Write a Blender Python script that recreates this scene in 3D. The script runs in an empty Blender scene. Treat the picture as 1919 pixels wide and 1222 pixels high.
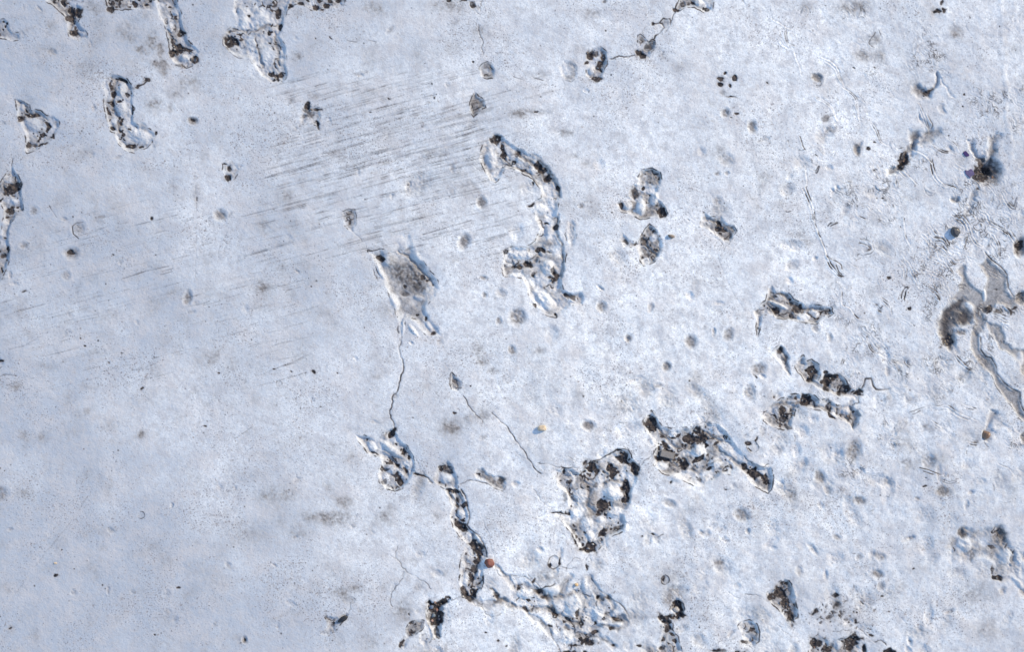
import bpy, bmesh, math, random
import numpy as np
from mathutils import Vector, Matrix
from mathutils import noise as mnoise

# ------------------------------------------------------------------ camera, sky, sun
PX = 0.0005                      # one photo pixel is half a millimetre
W, Hh = 1919.0, 1222.0
scene = bpy.context.scene
cam_d = bpy.data.cameras.new('camera'); cam = bpy.data.objects.new('camera', cam_d)
scene.collection.objects.link(cam)
CAM_H = 1.6
cam.location = (0, 0, CAM_H)
cam_d.sensor_width = 36.0
cam_d.lens = 36.0 * CAM_H / (W * PX)
cam_d.clip_start = 0.05; cam_d.clip_end = 500
scene.camera = cam

SUN_EL, SUN_AZ = math.radians(30), math.atan2(0.50, 0.86)   # light comes from the right and a little above
world = bpy.data.worlds.new('World'); scene.world = world; world.use_nodes = True
wn = world.node_tree.nodes; wl = world.node_tree.links
wn.clear()
sky = wn.new('ShaderNodeTexSky'); sky.sky_type = 'NISHITA'; sky.sun_disc = False
sky.sun_elevation = SUN_EL; sky.ozone_density = 1.3; sky.dust_density = 0.5
sky.sun_rotation = math.pi/2 - SUN_AZ
bg = wn.new('ShaderNodeBackground'); bg.inputs[1].default_value = 0.15
wo = wn.new('ShaderNodeOutputWorld')
wl.new(sky.outputs[0], bg.inputs[0]); wl.new(bg.outputs[0], wo.inputs[0])
sd_ = bpy.data.lights.new('sun', 'SUN'); sun = bpy.data.objects.new('sun', sd_)
scene.collection.objects.link(sun)
sd_.energy = 2.0; sd_.angle = math.radians(5.0); sd_.color = (1.0, 0.81, 0.52)
dirv = Vector((math.cos(SUN_EL)*math.cos(SUN_AZ), math.cos(SUN_EL)*math.sin(SUN_AZ), math.sin(SUN_EL)))
sun.rotation_euler = dirv.to_track_quat('Z', 'Y').to_euler()
scene.view_settings.view_transform = 'Standard'; scene.view_settings.look = 'None'
scene.view_settings.exposure = 1.10; scene.view_settings.gamma = 1.0

# ------------------------------------------------------------------ grid and noise
rng = np.random.default_rng(11); random.seed(5)
CELL = 1.45; MARG = 44.0
nx = int((W + 2*MARG)/CELL) + 1; ny = int((Hh + 2*MARG)/CELL) + 1
gx = (-MARG + np.arange(nx)*CELL).astype(np.float32)
gy = (-MARG + np.arange(ny)*CELL).astype(np.float32)
X, Y = np.meshgrid(gx, gy)       # photo pixel coordinates, y down
TAB = rng.random((12, 256, 256)).astype(np.float32)*2 - 1

def vn(x, y, s, k=0):
    """smooth value noise, cell s, table k"""
    u = x/s + 37.7*k + 1000; v = y/s + 91.3*k + 1000
    iu = np.floor(u).astype(np.int32); iv = np.floor(v).astype(np.int32)
    fu = (u-iu); fv = (v-iv)
    fu = fu*fu*(3-2*fu); fv = fv*fv*(3-2*fv)
    T = TAB[k % 12]
    a = T[iv & 255, iu & 255]; b = T[iv & 255, (iu+1) & 255]
    c = T[(iv+1) & 255, iu & 255]; d = T[(iv+1) & 255, (iu+1) & 255]
    return ((a*(1-fu)+b*fu)*(1-fv) + (c*(1-fu)+d*fu)*fv).astype(np.float32)
def fbm(x, y, s, k=0, o=4, g=0.55):
    r = 0; a = 1.0; t = 0
    for i in range(o):
        r = r + a*vn(x*math.cos(i)-y*math.sin(i), x*math.sin(i)+y*math.cos(i), s/2**i, k+i); t += a; a *= g
    return r/t
def ss(a, b, x):
    t = np.clip((x-a)/(b-a), 0, 1); return t*t*(3-2*t)

H = np.zeros_like(X); DIRT = np.zeros_like(X); EXPO = np.zeros_like(X); WET = np.zeros_like(X)
ID = np.zeros(X.shape, np.int32)
WX = 3.2*fbm(X, Y, 16, 1, 3) + 0.0; WY = 3.2*fbm(X, Y, 16, 4, 3)
XR, YR = X*.86+Y*.51, Y*.86-X*.51; N3 = .75*vn(XR, YR, 3.4, 2)+.5*vn(X*.4+Y*.92, Y*.4-X*.92, 3.1, 6); N6 = .75*vn(XR, YR, 7, 3)+.5*vn(X*.3-Y*.95, Y*.3+X*.95, 5.5, 8); K6 = vn(X, Y, 6.5, 0); N12 = fbm(X, Y, 14, 5, 3); N30 = fbm(X, Y, 34, 6, 3)
LOW = fbm(X, Y, 300, 7, 4, 0.5); MID = fbm(X, Y, 90, 8, 4, 0.6)
PARTS = {}; STONES = []          # id -> (name, label);   loose lists of aggregate stones
PID = [0]
def new_part(name, label=None):
    PID[0] += 1; PARTS[PID[0]] = (name, label); return PID[0]
def win(x0, x1, y0, y1):
    i0 = max(0, int((x0+MARG)/CELL)); i1 = min(nx, int((x1+MARG)/CELL)+2)
    j0 = max(0, int((y0+MARG)/CELL)); j1 = min(ny, int((y1+MARG)/CELL)+2)
    return (slice(j0, max(j0, j1)), slice(i0, max(i0, i1)))
def seg_dist(px, py, P, closed=False):
    best = np.full(px.shape, 1e9, np.float32); sgn = np.ones(px.shape, np.float32)
    n = len(P)
    for k in range(n if closed else n-1):
        ax, ay = P[k]; bx, by = P[(k+1) % n]
        dx, dy = bx-ax, by-ay; L = dx*dx+dy*dy+1e-9
        t = np.clip(((px-ax)*dx+(py-ay)*dy)/L, 0, 1)
        ex = px-ax-t*dx; ey = py-ay-t*dy; d = ex*ex+ey*ey
        m = d < best
        best = np.where(m, d, best); sgn = np.where(m, np.sign(dx*ey-dy*ex), sgn)
    return np.sqrt(best), sgn
def inside(px, py, P):
    c = np.zeros(px.shape, bool); n = len(P)
    for k in range(n):
        ax, ay = P[k]; bx, by = P[(k+1) % n]
        if ay == by: continue
        c ^= ((ay > py) != (by > py)) & (px < (bx-ax)*(py-ay)/(by-ay)+ax)
    return c
def spline(P, step=3.0):
    P = [np.array(p, float) for p in P]
    if len(P) < 3: return [tuple(p) for p in P]
    Q = [2*P[0]-P[1]] + P + [2*P[-1]-P[-2]]; out = []
    for k in range(1, len(Q)-2):
        a, b, c, d = Q[k-1:k+3]; n = max(2, int(np.linalg.norm(c-b)/step))
        for i in range(n):
            t = i/n
            out.append(tuple(0.5*((2*b)+(c-a)*t+(2*a-5*b+4*c-d)*t*t+(3*b-a-3*c+d)*t**3)))
    out.append(tuple(P[-1])); return out
def fract(P, amp=0.18, step=5):
    P = [np.array(p, float) for p in P]
    for _ in range(4):
        out = [P[0]]
        for a, b in zip(P[:-1], P[1:]):
            d = b-a; L = np.linalg.norm(d)
            if L > step:
                n = np.array([-d[1], d[0]])/L
                out.append((a+b)/2 + n*L*amp*rng.uniform(-1, 1))
            out.append(b)
        P = out
    return [tuple(p) for p in P]
def ell(w, x, y, rx, ry, ang=0, warp=1.0):
    a = math.radians(ang); px = X[w]+WX[w]*warp-x; py = Y[w]+WY[w]*warp-y
    u = (px*math.cos(a)+py*math.sin(a))/rx; v = (-px*math.sin(a)+py*math.cos(a))/ry
    return np.sqrt(u*u+v*v)

def dark(x, y, rx, ry=None, ang=0, s=1.0, dep=2.2, stones=True, cut=0.55):
    """bare dark aggregate showing through the paint"""
    ry = ry or rx; R = max(rx, ry)*1.6+6; w = win(x-R, x+R, y-R, y+R)
    r = ell(w, x, y, rx, ry, ang, 1.7)
    m = ss(1.10, 0.62, r + 0.60*N12[w] + 0.50*N6[w] + 0.24*N3[w])*s
    if cut: m = m*(0.62+0.38*ss(-cut-0.35, -cut+0.45, N3[w]+0.5*N6[w]))
    EXPO[w] = np.maximum(EXPO[w], m)
    DIRT[w] = np.maximum(DIRT[w], ss(1.75, 0.8, r + 0.5*N12[w] + 0.45*N6[w]+.25*N3[w])*0.62*s)
    H[w] -= m*dep*(0.8+0.6*N3[w]) - m*.7*N6[w]
    if stones:
        n = int(rx*ry*s/42)
        for _ in range(n):
            t = rng.uniform(0, 2*math.pi); q = math.sqrt(rng.uniform())*0.85; a = math.radians(ang)
            u, v = q*rx*math.cos(t), q*ry*math.sin(t)
            sx = x+u*math.cos(a)-v*math.sin(a); sy = y+u*math.sin(a)+v*math.cos(a)
            STONES.append((sx, sy, rng.choice([1.5, 1.9, 2.4, 3.0]), None, None, 0))
def bump(x, y, rx, ry=None, h=4, ang=0):
    """rounded lump that still carries clean paint"""
    ry = ry or rx; R = max(rx, ry)*1.8+4; w = win(x-R, x+R, y-R, y+R)
    r = ell(w, x, y, rx, ry, ang, 0.6); m = ss(1.25, 0.2, r)
    H[w] += h*m; k = 1-ss(1.1, 0.8, r)
    EXPO[w] *= k; DIRT[w] *= 0.25+0.75*k
def hollow(x, y, rx, ry=None, h=4, ang=0):
    ry = ry or rx; R = max(rx, ry)*1.8+4; w = win(x-R, x+R, y-R, y+R)
    r = ell(w, x, y, rx, ry, ang, 0.6); m = ss(1.2, 0.3, r); H[w] -= h*m
    DIRT[w] *= 1-0.6*ss(1.1, 0.7, r)
def smudge(x, y, rx, ry, s, ang=0, dep=0.5):
    R = max(rx, ry)*2.2+6; w = win(x-R, x+R, y-R, y+R)
    r = ell(w, x, y, rx, ry, ang, 1.6)
    m = np.exp(-(r**2)*0.9)*s*1.35*(0.8+0.5*N3[w]+0.45*N6[w])
    DIRT[w] = np.clip(DIRT[w]+np.clip(m, 0, 1), 0, 1); H[w] -= dep*np.exp(-r**2)
def dent(x, y, rx, ry, dep=3.0, d=0.4, ang=0, label=None, part=True, rim=0.35, name='dent'):
    """soft dimple with grey grit held in it"""
    R = max(rx, ry)*2.0+8; w = win(x-R, x+R, y-R, y+R)
    r = ell(w, x, y, rx, ry, ang, 0.9)
    m = ss(1.25, 0.25, r)
    dep = dep*1.25; H[w] += -dep*m + rim*np.exp(-((r-1.3)/0.25)**2) + ss(1.0, 0.6, r)*(0.7*N3[w]+0.6*N6[w])
    DIRT[w] = np.clip(DIRT[w] + 2.5*d*ss(1.2, 0.4, r+0.22*N6[w])*(0.8+0.45*N3[w]+.3*N6[w]), 0, 1)
    if part:
        k = new_part(name, label); ID[w] = np.where(r < 1.05, k, ID[w])
def pit(P, label=None, dep=7, edge=5, lump=2.6, rough=1.1, lip=1.0, dirt=0.30, line=0.7, spots=0.25,
        name='pit', dk=(), bp=(), hl=(), part=True, wet=0, flat=0, crk=1.0):
    xs = [p[0] for p in P]; ys = [p[1] for p in P]
    w = win(min(xs)-26, max(xs)+26, min(ys)-26, max(ys)+26)
    px = X[w]+WX[w]*.9+.8*N6[w]; py = Y[w]+WY[w]*.9+.8*K6[w]
    d, _ = seg_dist(px, py, P, True); ins = inside(px, py, P)
    sd = np.where(ins, -d, d)
    edge = edge*1.35; lip *= .12; prof = ss(-.5, edge, -sd + 1.4*N12[w])
    lump = lump*.75; rough = rough*1.25; line *= 1.15
    if flat:
        prof = ss(-1.0, edge, -sd); H[w] -= dep*prof; DIRT[w] = np.clip(DIRT[w]+flat*ss(-1, 5, -sd)*(.92+.12*N30[w]+.06*N3[w]), 0, 1); dep = lump = rough = 0; dirt = -.04
    H[w] -= 0.15*dep*np.exp(-(np.maximum(sd, 0)/11.0)**2)
    var = 0.78+0.32*np.clip(N30[w]*1.6, -1, 1)
    dep = dep*0.85; cn = fbm(X[w]+1.5*WX[w], Y[w]+1.5*WY[w], 24, 7, 3); cl = np.abs(cn)/(np.hypot(*np.gradient(cn))+.012)*CELL if cn.size and min(cn.shape) > 2 else np.abs(cn)*50
    cm = prof*(0 if flat else crk)*np.exp(-(cl/1.3)**2)*ss(-.15, .35, N30[w]+.5*N6[w]); EXPO[w] = np.maximum(EXPO[w], .75*cm); H[w] -= 1.2*cm
    dep = dep*1.12; H[w] += -dep*prof*var + prof*(lump*N12[w]*1.5 + rough*0.8*N6[w] + 0.5*rough*N3[w])
    H[w] += lip*np.exp(-((sd-1.5)/3.0)**2)*(0.6+0.6*N30[w])
    lm = line*np.exp(-(sd/1.25)**2)*(.12+.88*ss(-0.08, 0.4, N12[w]+0.5*N30[w]))
    EXPO[w] = np.maximum(EXPO[w], lm); H[w] -= .5*lm
    DIRT[w] = np.clip(DIRT[w] + prof*(dirt*1.5+.13)*np.clip(0.85+1.5*N12[w]+1.2*N30[w]+0.3*N3[w], 0, 1.6), 0, 1)
    if spots:
        sp = prof*ss(0.52, 0.72, N6[w]*0.7+N3[w]*0.45+N30[w]*0.4+spots*0.4)
        EXPO[w] = np.maximum(EXPO[w], sp*0.9); H[w] -= sp*1.5
    if wet: WET[w] = np.maximum(WET[w], prof*wet)
    if part:
        k = new_part(name, label); ID[w] = np.where(sd < 1.2, k, ID[w])
    for a in hl: hollow(*a)
    for a in bp: bump(*a)
    for a in dk: dark(*a)
def stroke(P, wd=1.2, s=0.8, dep=1.2, label=None, name='crack', part=True, fr=0.16, taper=True, relief=0.0):
    Q = fract(P, fr) if fr else spline(P)
    xs = [p[0] for p in Q]; ys = [p[1] for p in Q]
    w = win(min(xs)-9, max(xs)+9, min(ys)-9, max(ys)+9)
    if X[w].size == 0: return
    d, sg = seg_dist(X[w], Y[w], Q)
    if taper:
        n = 0.75+0.6*N12[w]
    else: n = 1.0
    m = np.exp(-(d/wd)**2)*s*np.clip(n, 0.2, 1.1)
    EXPO[w] = np.maximum(EXPO[w], np.clip(m, 0, 1)); H[w] -= dep*s*np.exp(-(d/(wd*1.1))**2)
    if relief:
        H[w] += relief*np.exp(-((d*sg-3.0)/2.0)**2)
    if part:
        k = new_part(name, label); ID[w] = np.where((d < 1.5), k, ID[w])
def wrinkle(P, n=1, gap=4.0, s=0.45, h=1.0, wd=1.15, label=None, part=True):
    """paint skin drawn up into folds"""
    h *= 0.6; s = min(.95, s*1.5); wd *= 1.15
    Q = np.array(spline(P, 4)); T = np.gradient(Q, axis=0); L = np.linalg.norm(T, axis=1, keepdims=True)+1e-6
    Nn = np.stack([-T[:, 1], T[:, 0]], 1)/L
    k = new_part('wrinkle', label) if part else 0
    for i in range(n):
        o = (i-(n-1)/2)*gap; f = np.linspace(0, 1, len(Q))[:, None]
        q = Q + Nn*(o*(0.6+0.6*np.sin(f*3+i)))
        a, b = (int(rng.uniform(0, .35)*len(Q)), int(rng.uniform(.6, 1)*len(Q))+1) if i else (0, len(Q))
        q = [tuple(p) for p in q[a:max(b, a+2)]]
        if len(q) < 2: continue
        xs = [p[0] for p in q]; ys = [p[1] for p in q]
        w = win(min(xs)-9, max(xs)+9, min(ys)-9, max(ys)+9)
        if X[w].size == 0: continue
        d, sg = seg_dist(X[w]+0.5*WX[w], Y[w]+0.5*WY[w], q); sd = d*sg
        H[w] += h*(np.exp(-((sd-1.6)/1.5)**2)-0.8*np.exp(-((sd+0.8)/1.2)**2))*(d < 8)
        EXPO[w] = np.maximum(EXPO[w], s*np.exp(-((sd+0.6)/wd)**2)*np.clip(0.45+1.7*N12[w]+.5*N30[w], 0.0, 1))
        if part: ID[w] = np.where(d < 2.6, k, ID[w])
def ringpit(x, y, r, s=0.5, dep=1.0, label=None, ry=None, fill=0.15, name='dent'):
    ry = ry or r; R = max(r, ry)*1.5+6; w = win(x-R, x+R, y-R, y+R)
    q = ell(w, x, y, r, ry, 0, 0.7)
    EXPO[w] = np.maximum(EXPO[w], s*np.exp(-((q-1)*r/1.1)**2)*np.clip(0.7+1.2*N12[w], 0.1, 1))
    H[w] -= dep*ss(1.05, 0.7, q); DIRT[w] = np.clip(DIRT[w]+fill*ss(1.05, 0.8, q), 0, 1)
    k = new_part(name, label); ID[w] = np.where(q < 1.1, k, ID[w])

#DATA_START
# ------------------------------------------------------------------ broad shape of the slab and its paint
ruf = ss(700, 1100, X)*ss(450, 800, Y)
midr = ss(750, 1150, X)
H += 2.6*LOW + 2.0*MID*(0.3+0.5*midr+0.8*ruf) + 0.95*N30*(0.3+0.6*midr+1.6*ruf) + 0.34*N12*(.4+.4*midr+ruf)
# soft dimples of the lower right half, too faint to single out
for _ in range(420):
    x, y = rng.uniform(760, 1940), rng.uniform(250, 1230)
    if rng.uniform() > 0.22+0.78*float(ss(1000, 1300, np.float32(x)))*float(ss(600, 800, np.float32(y))): continue
    q = rng.uniform(.45, 1)**2*2.0; a, b = rng.uniform(8, 20)*q, rng.uniform(6, 14)*q
    dent(x, y, a, b, rng.uniform(1.0, 3.4), rng.uniform(0, 0.2), rng.uniform(0, 180), part=False, rim=0.1)
for _ in range(720):
    x, y = rng.uniform(-30, 1950)**1.0, rng.uniform(-30, 1250)
    if rng.uniform() < .35: x *= .45
    smudge(x, y, rng.uniform(4, 26), rng.uniform(3, 15), rng.uniform(0.04, 0.26), rng.uniform(0, 180), 0.2)
# old brush drag marks
def drag(x0, x1, y0, y1, n, lmin, lmax, ang, smax):
    for _ in range(n):
        x, y = rng.uniform(x0, x1), rng.uniform(y0, y1)
        L = rng.uniform(lmin, lmax)*(0.5+rng.uniform()**2); a = math.radians(ang+rng.normal()*1.3)
        c, s_ = math.cos(a)*L/2, math.sin(a)*L/2
        stroke([(x-c, y-s_), (x+rng.normal()*0.5, y+rng.normal()*0.5), (x+c, y+s_)], rng.uniform(.8,1.7), .72*smax*rng.uniform(0.2, 1)**1.7, 0.5, part=False, fr=0)
ca, sa = math.cos(math.radians(-15)), math.sin(math.radians(-15))
U = X*ca+Y*sa; V = -X*sa+Y*ca
st = vn(U, V*20, 64, 9)*0.6 + vn(U, V*30, 120, 10)*0.6
def zone(cx, cy, rx, ry):
    q = ((X-cx)*ca+(Y-cy)*sa)/rx; r = (-(X-cx)*sa+(Y-cy)*ca)/ry
    return ss(1.15, 0.55, np.sqrt(q*q+r*r)+0.25*MID)
ZN = np.clip(zone(730, 290, 330, 150)+zone(640, 430, 250, 90)*0.7+zone(180, 560, 330, 150)*0.45+zone(1040, 180, 140, 50)*0.4, 0, 1)
H += ZN*st*0.7
EXPO[:] = np.maximum(EXPO, ZN*ss(0.05, 0.9, st+0.35*N12)*0.36)
ZN2 = None
drag(520, 900, 135, 330, 560, 30, 120, -15, 0.72)
drag(500, 990, 290, 490, 500, 25, 110, -14.5, 0.75)
drag(0, 560, 380, 730, 460, 20, 110, -14, 0.62)
drag(950, 1250, 110, 300, 40, 15, 50, -15, 0.4)
for P, s in (([(613, 227), (640, 221), (672, 212)], .7), ([(690, 207), (740, 195), (815, 177)], .6), ([(535, 186), (560, 179)], .5),
             ([(230, 522), (270, 509), (316, 499)], .6), ([(190, 697), (240, 684)], .45), ([(285, 673), (330, 660), (370, 652)], .5),
             ([(40, 650), (84, 628)], .4), ([(665, 232), (700, 224), (800, 201)], .45), ([(590, 455), (590, 470)], .3),
             ([(440, 822), (480, 795)], .45), ([(65, 1063), (115, 1000), (165, 930)], .35), ([(5, 1148), (45, 1092)], .35),
             ([(92, 385), (106, 407)], .6), ([(1038, 150), (1000, 168)], .2), ([(366, 348), (367, 440), (366, 520)], .35), ([(792, 290), (796, 380), (799, 450)], .22), ([(519, 985), (521, 1090)], .22), ([(1020, 900), (1021, 1000)], .01), ([(246, 640), (247, 730)], .18), ([(690, 74), (705, 78)], .5), ([(380, 142), (440, 144), (490, 150)], .35), ([(545, 58), (582, 66)], .3), ([(650, 75), (668, 78)], .5), ([(1000, 145), (1018, 150)], .7), ([(962, 143), (978, 148)], .7), ([(668, 408), (735, 398)], .55), ([(480, 705), (515, 692), (578, 665)], .5), ([(518, 715), (575, 698)], .6)):
    stroke(P, 1.15, s, 0.6, 'thin dark scratch in the white paint', 'scratch', fr=0.02)

SM = [(285,75,9,13,.6),(263,92,7,7,.7),(300,92,7,10,.6),(298,120,14,8,.6),(307,135,6,6,.7),(365,155,9,10,.4),(343,155,8,12,.35),
(288,193,13,7,.5),(97,48,10,8,.3),(172,12,13,8,.3),(320,203,6,5,.3),(492,538,13,12,.5),(538,366,8,8,.35),(610,970,34,10,.55),(642,940,14,9,.5),
(722,970,14,10,.45),(820,968,8,8,.4),(640,1110,11,8,.55),(667,1104,9,6,.5),(655,1125,9,6,.3),(755,1145,14,16,.45),(847,803,18,14,.5),
(1025,1080,18,12,.4),(1252,1126,8,10,.5),(1792,60,9,12,.6),(1600,12,22,12,.45),(1640,74,16,10,.35),(1617,104,11,8,.5),(1648,104,11,10,.4),
(1532,145,9,6,.9),(1548,220,5,5,.9),(1556,242,9,7,.35),(1606,280,6,8,.9),(1510,15,12,8,.3),(1000,210,24,5,.4),(970,215,14,6,.5),(1058,248,13,6,.6),
(80,820,9,8,.35),(44,816,7,7,.3),(265,815,7,6,.7),(30,726,8,5,.6),(46,926,14,8,.3),(556,106,8,8,.5),(590,178,8,5,.5),(543,188,5,5,.4),
(1430,330,10,8,.3),(1345,280,8,6,.25),(1075,292,8,5,.4),(1100,305,8,6,.3),(1245,275,8,6,.2),(1500,440,10,10,.3),(1515,455,9,7,.3),(1760,740,10,8,.25),
(1740,800,10,5,.4),(1750,860,16,10,.35),(1700,870,12,8,.3),(1690,1100,8,6,.3),(1865,1040,6,6,.3),(1830,1110,30,20,.25),(1850,1180,25,20,.25),(1770,920,14,8,.4),
(900,60,14,10,.3),(850,90,12,10,.2),(840,10,30,10,.35),(700,15,20,12,.3),(1110,25,16,8,.3),(1010,140,14,6,.3),(1485,925,10,10,.3),(1480,890,8,6,.3),
(330,175,14,10,.3),(160,130,25,15,.2),(90,95,20,12,.2),(240,60,22,14,.2),(520,930,30,12,.25),(560,1000,16,10,.25),(460,1000,30,20,.2),
(905,775,14,12,.35),(896,655,8,12,.4),(905,678,7,6,.5),(925,695,8,6,.35),(1010,660,8,6,.3),(1085,740,10,8,.2),(1305,710,12,14,.2)]
for a in SM: smudge(a[0], a[1], a[2]*1.1, a[3]*1.1, a[4]*1.55)
# sprinkled fine black grit embedded in the paint
for _ in range(1500):
    x, y = rng.uniform(-40, 1960), rng.uniform(-40, 1260); r = rng.choice([0.9, 1.1, 1.4, 1.9], p=[.45, .3, .18, .07])
    w = win(x-5, x+5, y-5, y+5); d = np.hypot(X[w]-x, (Y[w]-y)*rng.uniform(.7, 1.3))
    EXPO[w] = np.maximum(EXPO[w], rng.uniform(.35, .9)*np.exp(-(d/r)**2))
for x, y, r in ((597,80,0),):
    pass
for x, y, r in ((149,632,2),(159,648,2.4),(227,662,2.4),(204,679,1.6),(264,729,3),(182,722,2),(410,699,2),(102,760,1),(386,789,2.4),(382,800,2.2),(381,814,3),
                (535,684,2),(549,697,2),(588,696,5),(512,694,2.6),(602,762,2),(630,700,2.4),(894,680,2.6),(888,115,2.2),(883,722,2),(1245,96,2),(286,408,2.6),
                (582,537,1.6),(730,185,2),(730,240,1),(852,775,4),(1003,208,3),(1380,213,3.4),(1371,222,2),(1652,374,2.6),(1663,524,3.4),(1703,575,4.6),(1688,427,1.6),(1598,127,2),
                (1640,128,1.8),(1751,95,3),(1804,200,2.2),(1808,178,2),(1715,1066,3.2),(1653,1116,3),(1735,910,3),(1734,898,2),(1843,1178,3.6),(1605,1150,2.6),(1664,1150,2),(1632,1192,4),
                (1197,1213,5),(1267,1180,3),(1200,1006,2.4),(1222,1003,4),(625,1086,0.1),(112,1032,2),(107,1077,4),(20,1177,5),(335,1101,3),(291,1191,2.4),(910,1188,2.4),(932,1203,3.2),(950,1210,2),
                (1440,155,3.5),(795,120,2),(695,210,1),(592,73,2),(621,70,2.6),(1780,250,1.5),(1640,265,2),(1627,278,4),(1600,214,1),(1640,320,3)):
    if r > .5: dark(x, y, r*.75+.7, r*.72, s=0.85, dep=1.0, stones=False, cut=0)

# ------------------------------------------------------------------ pits: paint broken away
B = 'hole where paint has broken away, '
pit([(86,-30),(86,0),(100,12),(115,22),(124,33),(127,47),(126,55),(130,66),(138,73),(150,74),(162,72),(163,62),(158,54),(152,48),(148,40),(150,25),(158,12),(160,-30)],
    B+'tapering down from the top edge near the left corner', 7, dk=[(118,4,7,6),(135,20,15,7,20),(147,24,7,9),(133,33,9,8),(137,58,8,7,30,.8)], bp=[(150,8,7,6,4),(152,62,7,6,3)])
pit([(-30,35),(0,35),(8,34),(16,42),(18,52),(24,60),(38,62),(39,76),(22,76),(10,72),(-30,70)], B+'short and stepped, on the upper left edge', 5, lump=1, spots=0, dirt=.12,
    dk=[(5,40,2,2),(9,48,2,2),(4,53,3,3),(12,44,1.6,1.6)])
pit([(197,-20),(200,12),(208,22),(214,17),(240,16),(270,18),(287,18),(290,-20)], B+'granular strip along the top edge', 4, lump=2.5, rough=2.5, spots=.5, dk=[(208,16,6,5),(275,8,6,4),(250,6,5,4),(225,10,6,4,0,.6)])
pit([(287,-20),(293,18),(300,35),(309,48),(311,62),(315,80),(317,100),(327,118),(345,127),(360,122),(372,105),(376,95),(365,85),(352,72),(347,60),(342,45),(340,25),(332,8),(335,-20)],
    B+'long tongue ending in a rounded toe left of centre top', 7, lump=3, dk=[(335,60,9,6),(320,78,6,16,-10),(333,92,9,9),(352,93,12,4,20,.9),(322,98,6,8),(362,112,8,9,0,.8),(345,122,10,3,0,.7),(312,40,4,6,0,.5)],
    bp=[(318,52,7,10,4),(345,108,12,7,5),(328,20,9,8,3)])
pit([(470,-20),(440,-20),(436,20),(442,40),(425,55),(418,72),(418,85),(430,95),(447,108),(468,108),(474,125),(488,142),(510,154),(530,156),(538,142),(537,110),(537,90),(525,68),(533,45),(540,15),(548,-20)],
    B+'broad lobed patch with a black pocket at its left', 6, lump=3.4, dirt=.12, spots=.1, line=.5, dk=[(432,78,12,13,0,1,4),(520,22,7,10),(519,141,13,8,0,1),(526,50,4,4),(440,52,7,3,0,.6),(503,60,4,4),(468,28,3,4)],
    bp=[(502,105,13,20,5),(470,80,10,14,4),(455,30,14,20,4),(490,30,14,18,4)], hl=[(478,100,8,9,3),(502,108,9,15,3)])
pit([(540,-20),(541,15),(548,10),(560,5),(575,12),(590,20),(598,21),(603,12),(612,14),(628,15),(642,12),(655,-20)], B+'thin crust of stones along the top edge', 5, spots=.6, dk=[(545,9,5,5),(566,6,6,5),(590,12,7,5),(613,9,7,5),(634,1,6,4),(604,16,4,3)])
pit([(27,185),(40,188),(55,195),(60,205),(75,205),(87,214),(97,214),(111,224),(110,238),(107,250),(98,260),(85,268),(70,280),(50,286),(46,280),(48,262),(44,245),(38,230),(32,215),(30,200)],
    B+'shark tooth shaped with a domed floor, far left', 7, lump=1.6, spots=.1, dirt=.2, bp=[(62,232,18,14,6,35),(40,200,6,8,3)],
    dk=[(50,205,3,9,-30),(58,214,17,4,5),(85,228,4,9,-30),(88,242,4,8,20),(40,222,7,6),(98,255,8,3,-30),(80,268,9,3,-20),(52,270,4,6,0,.7),(65,270,7,3,0,.6)])
pit([(190,155),(195,143),(208,138),(222,140),(238,146),(247,158),(250,175),(249,205),(251,225),(262,235),(280,240),(292,250),(284,265),(270,280),(250,287),(235,282),(222,270),(215,255),(214,248),(206,245),(204,232),(197,220),(193,200),(195,175),(189,162)],
    B+'boot shaped, upper left, beside two black triangles', 7, lump=2.4, spots=.15, dirt=.2, dk=[(208,160,5,14,10,.8),(210,178,5,6),(206,193,11,7,20),(221,188,6,3),(227,228,5,6,-30),(226,243,7,4,-30),(212,238,5,4),(247,272,10,5),(236,176,6,5,0,.8),(229,149,10,3,20),(265,276,5,3),(247,205,2,12,0,.8),(282,262,2,5,0,.7)],
    bp=[(228,166,8,14,7,15),(226,203,12,14,6),(262,255,22,14,4,20),(212,226,7,7,3)])
dark(275,152,7,5,20,1,1.5,False,0); dark(256,163,5,5,0,1,1.5,False,0); stroke([(256,163),(266,158),(274,152)],1.6,1,1.5,'black gash between two triangular chips'); dark(291,249,3,4,0,1,1,False,0); stroke([(270,144),(275,150)],1.2,1,1,part=False)
dent(361,225,9,8,2.5,.8,0,'small dark blue chip right of the boot shaped hole'); dark(361,224,4,4,0,1,1.5,False)
pit([(21,311),(28,320),(36,335),(41,355),(42,375),(42,397),(32,401),(22,415),(17,432),(15,445),(19,462),(17,490),(8,512),(-2,530),(-30,530),(-30,440),(0,440),(5,420),(5,390),(0,380),(-30,380),(-30,340),(0,340),(10,325)],
    B+'arrowhead shaped on the left edge with black pockets', 8, spots=.1, dk=[(18,352,14,14,0,1,4),(20,396,11,9),(13,467,6,5),(3,510,4,8),(4,480,5,6,0,.7),(40,392,3,3),(36,350,2,8,0,.7)], bp=[(14,335,8,8,2),(25,378,8,6,4),(10,420,7,12,4)])
stroke([(24,296),(22,312)],1.2,.7); dent(44,459,9,7,1,.35,label='faint brown dimple near the left edge')
pit([(-20,670),(0,668),(9,678),(8,688),(0,690),(-20,690)], 'small black chip on the left edge', 4, dk=[(3,677,5,4)]); stroke([(0,706),(15,703),(30,705)],1.4,.7)
dent(-4,925,20,15,2,.35,label='grey ring on the lower left edge')
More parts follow.
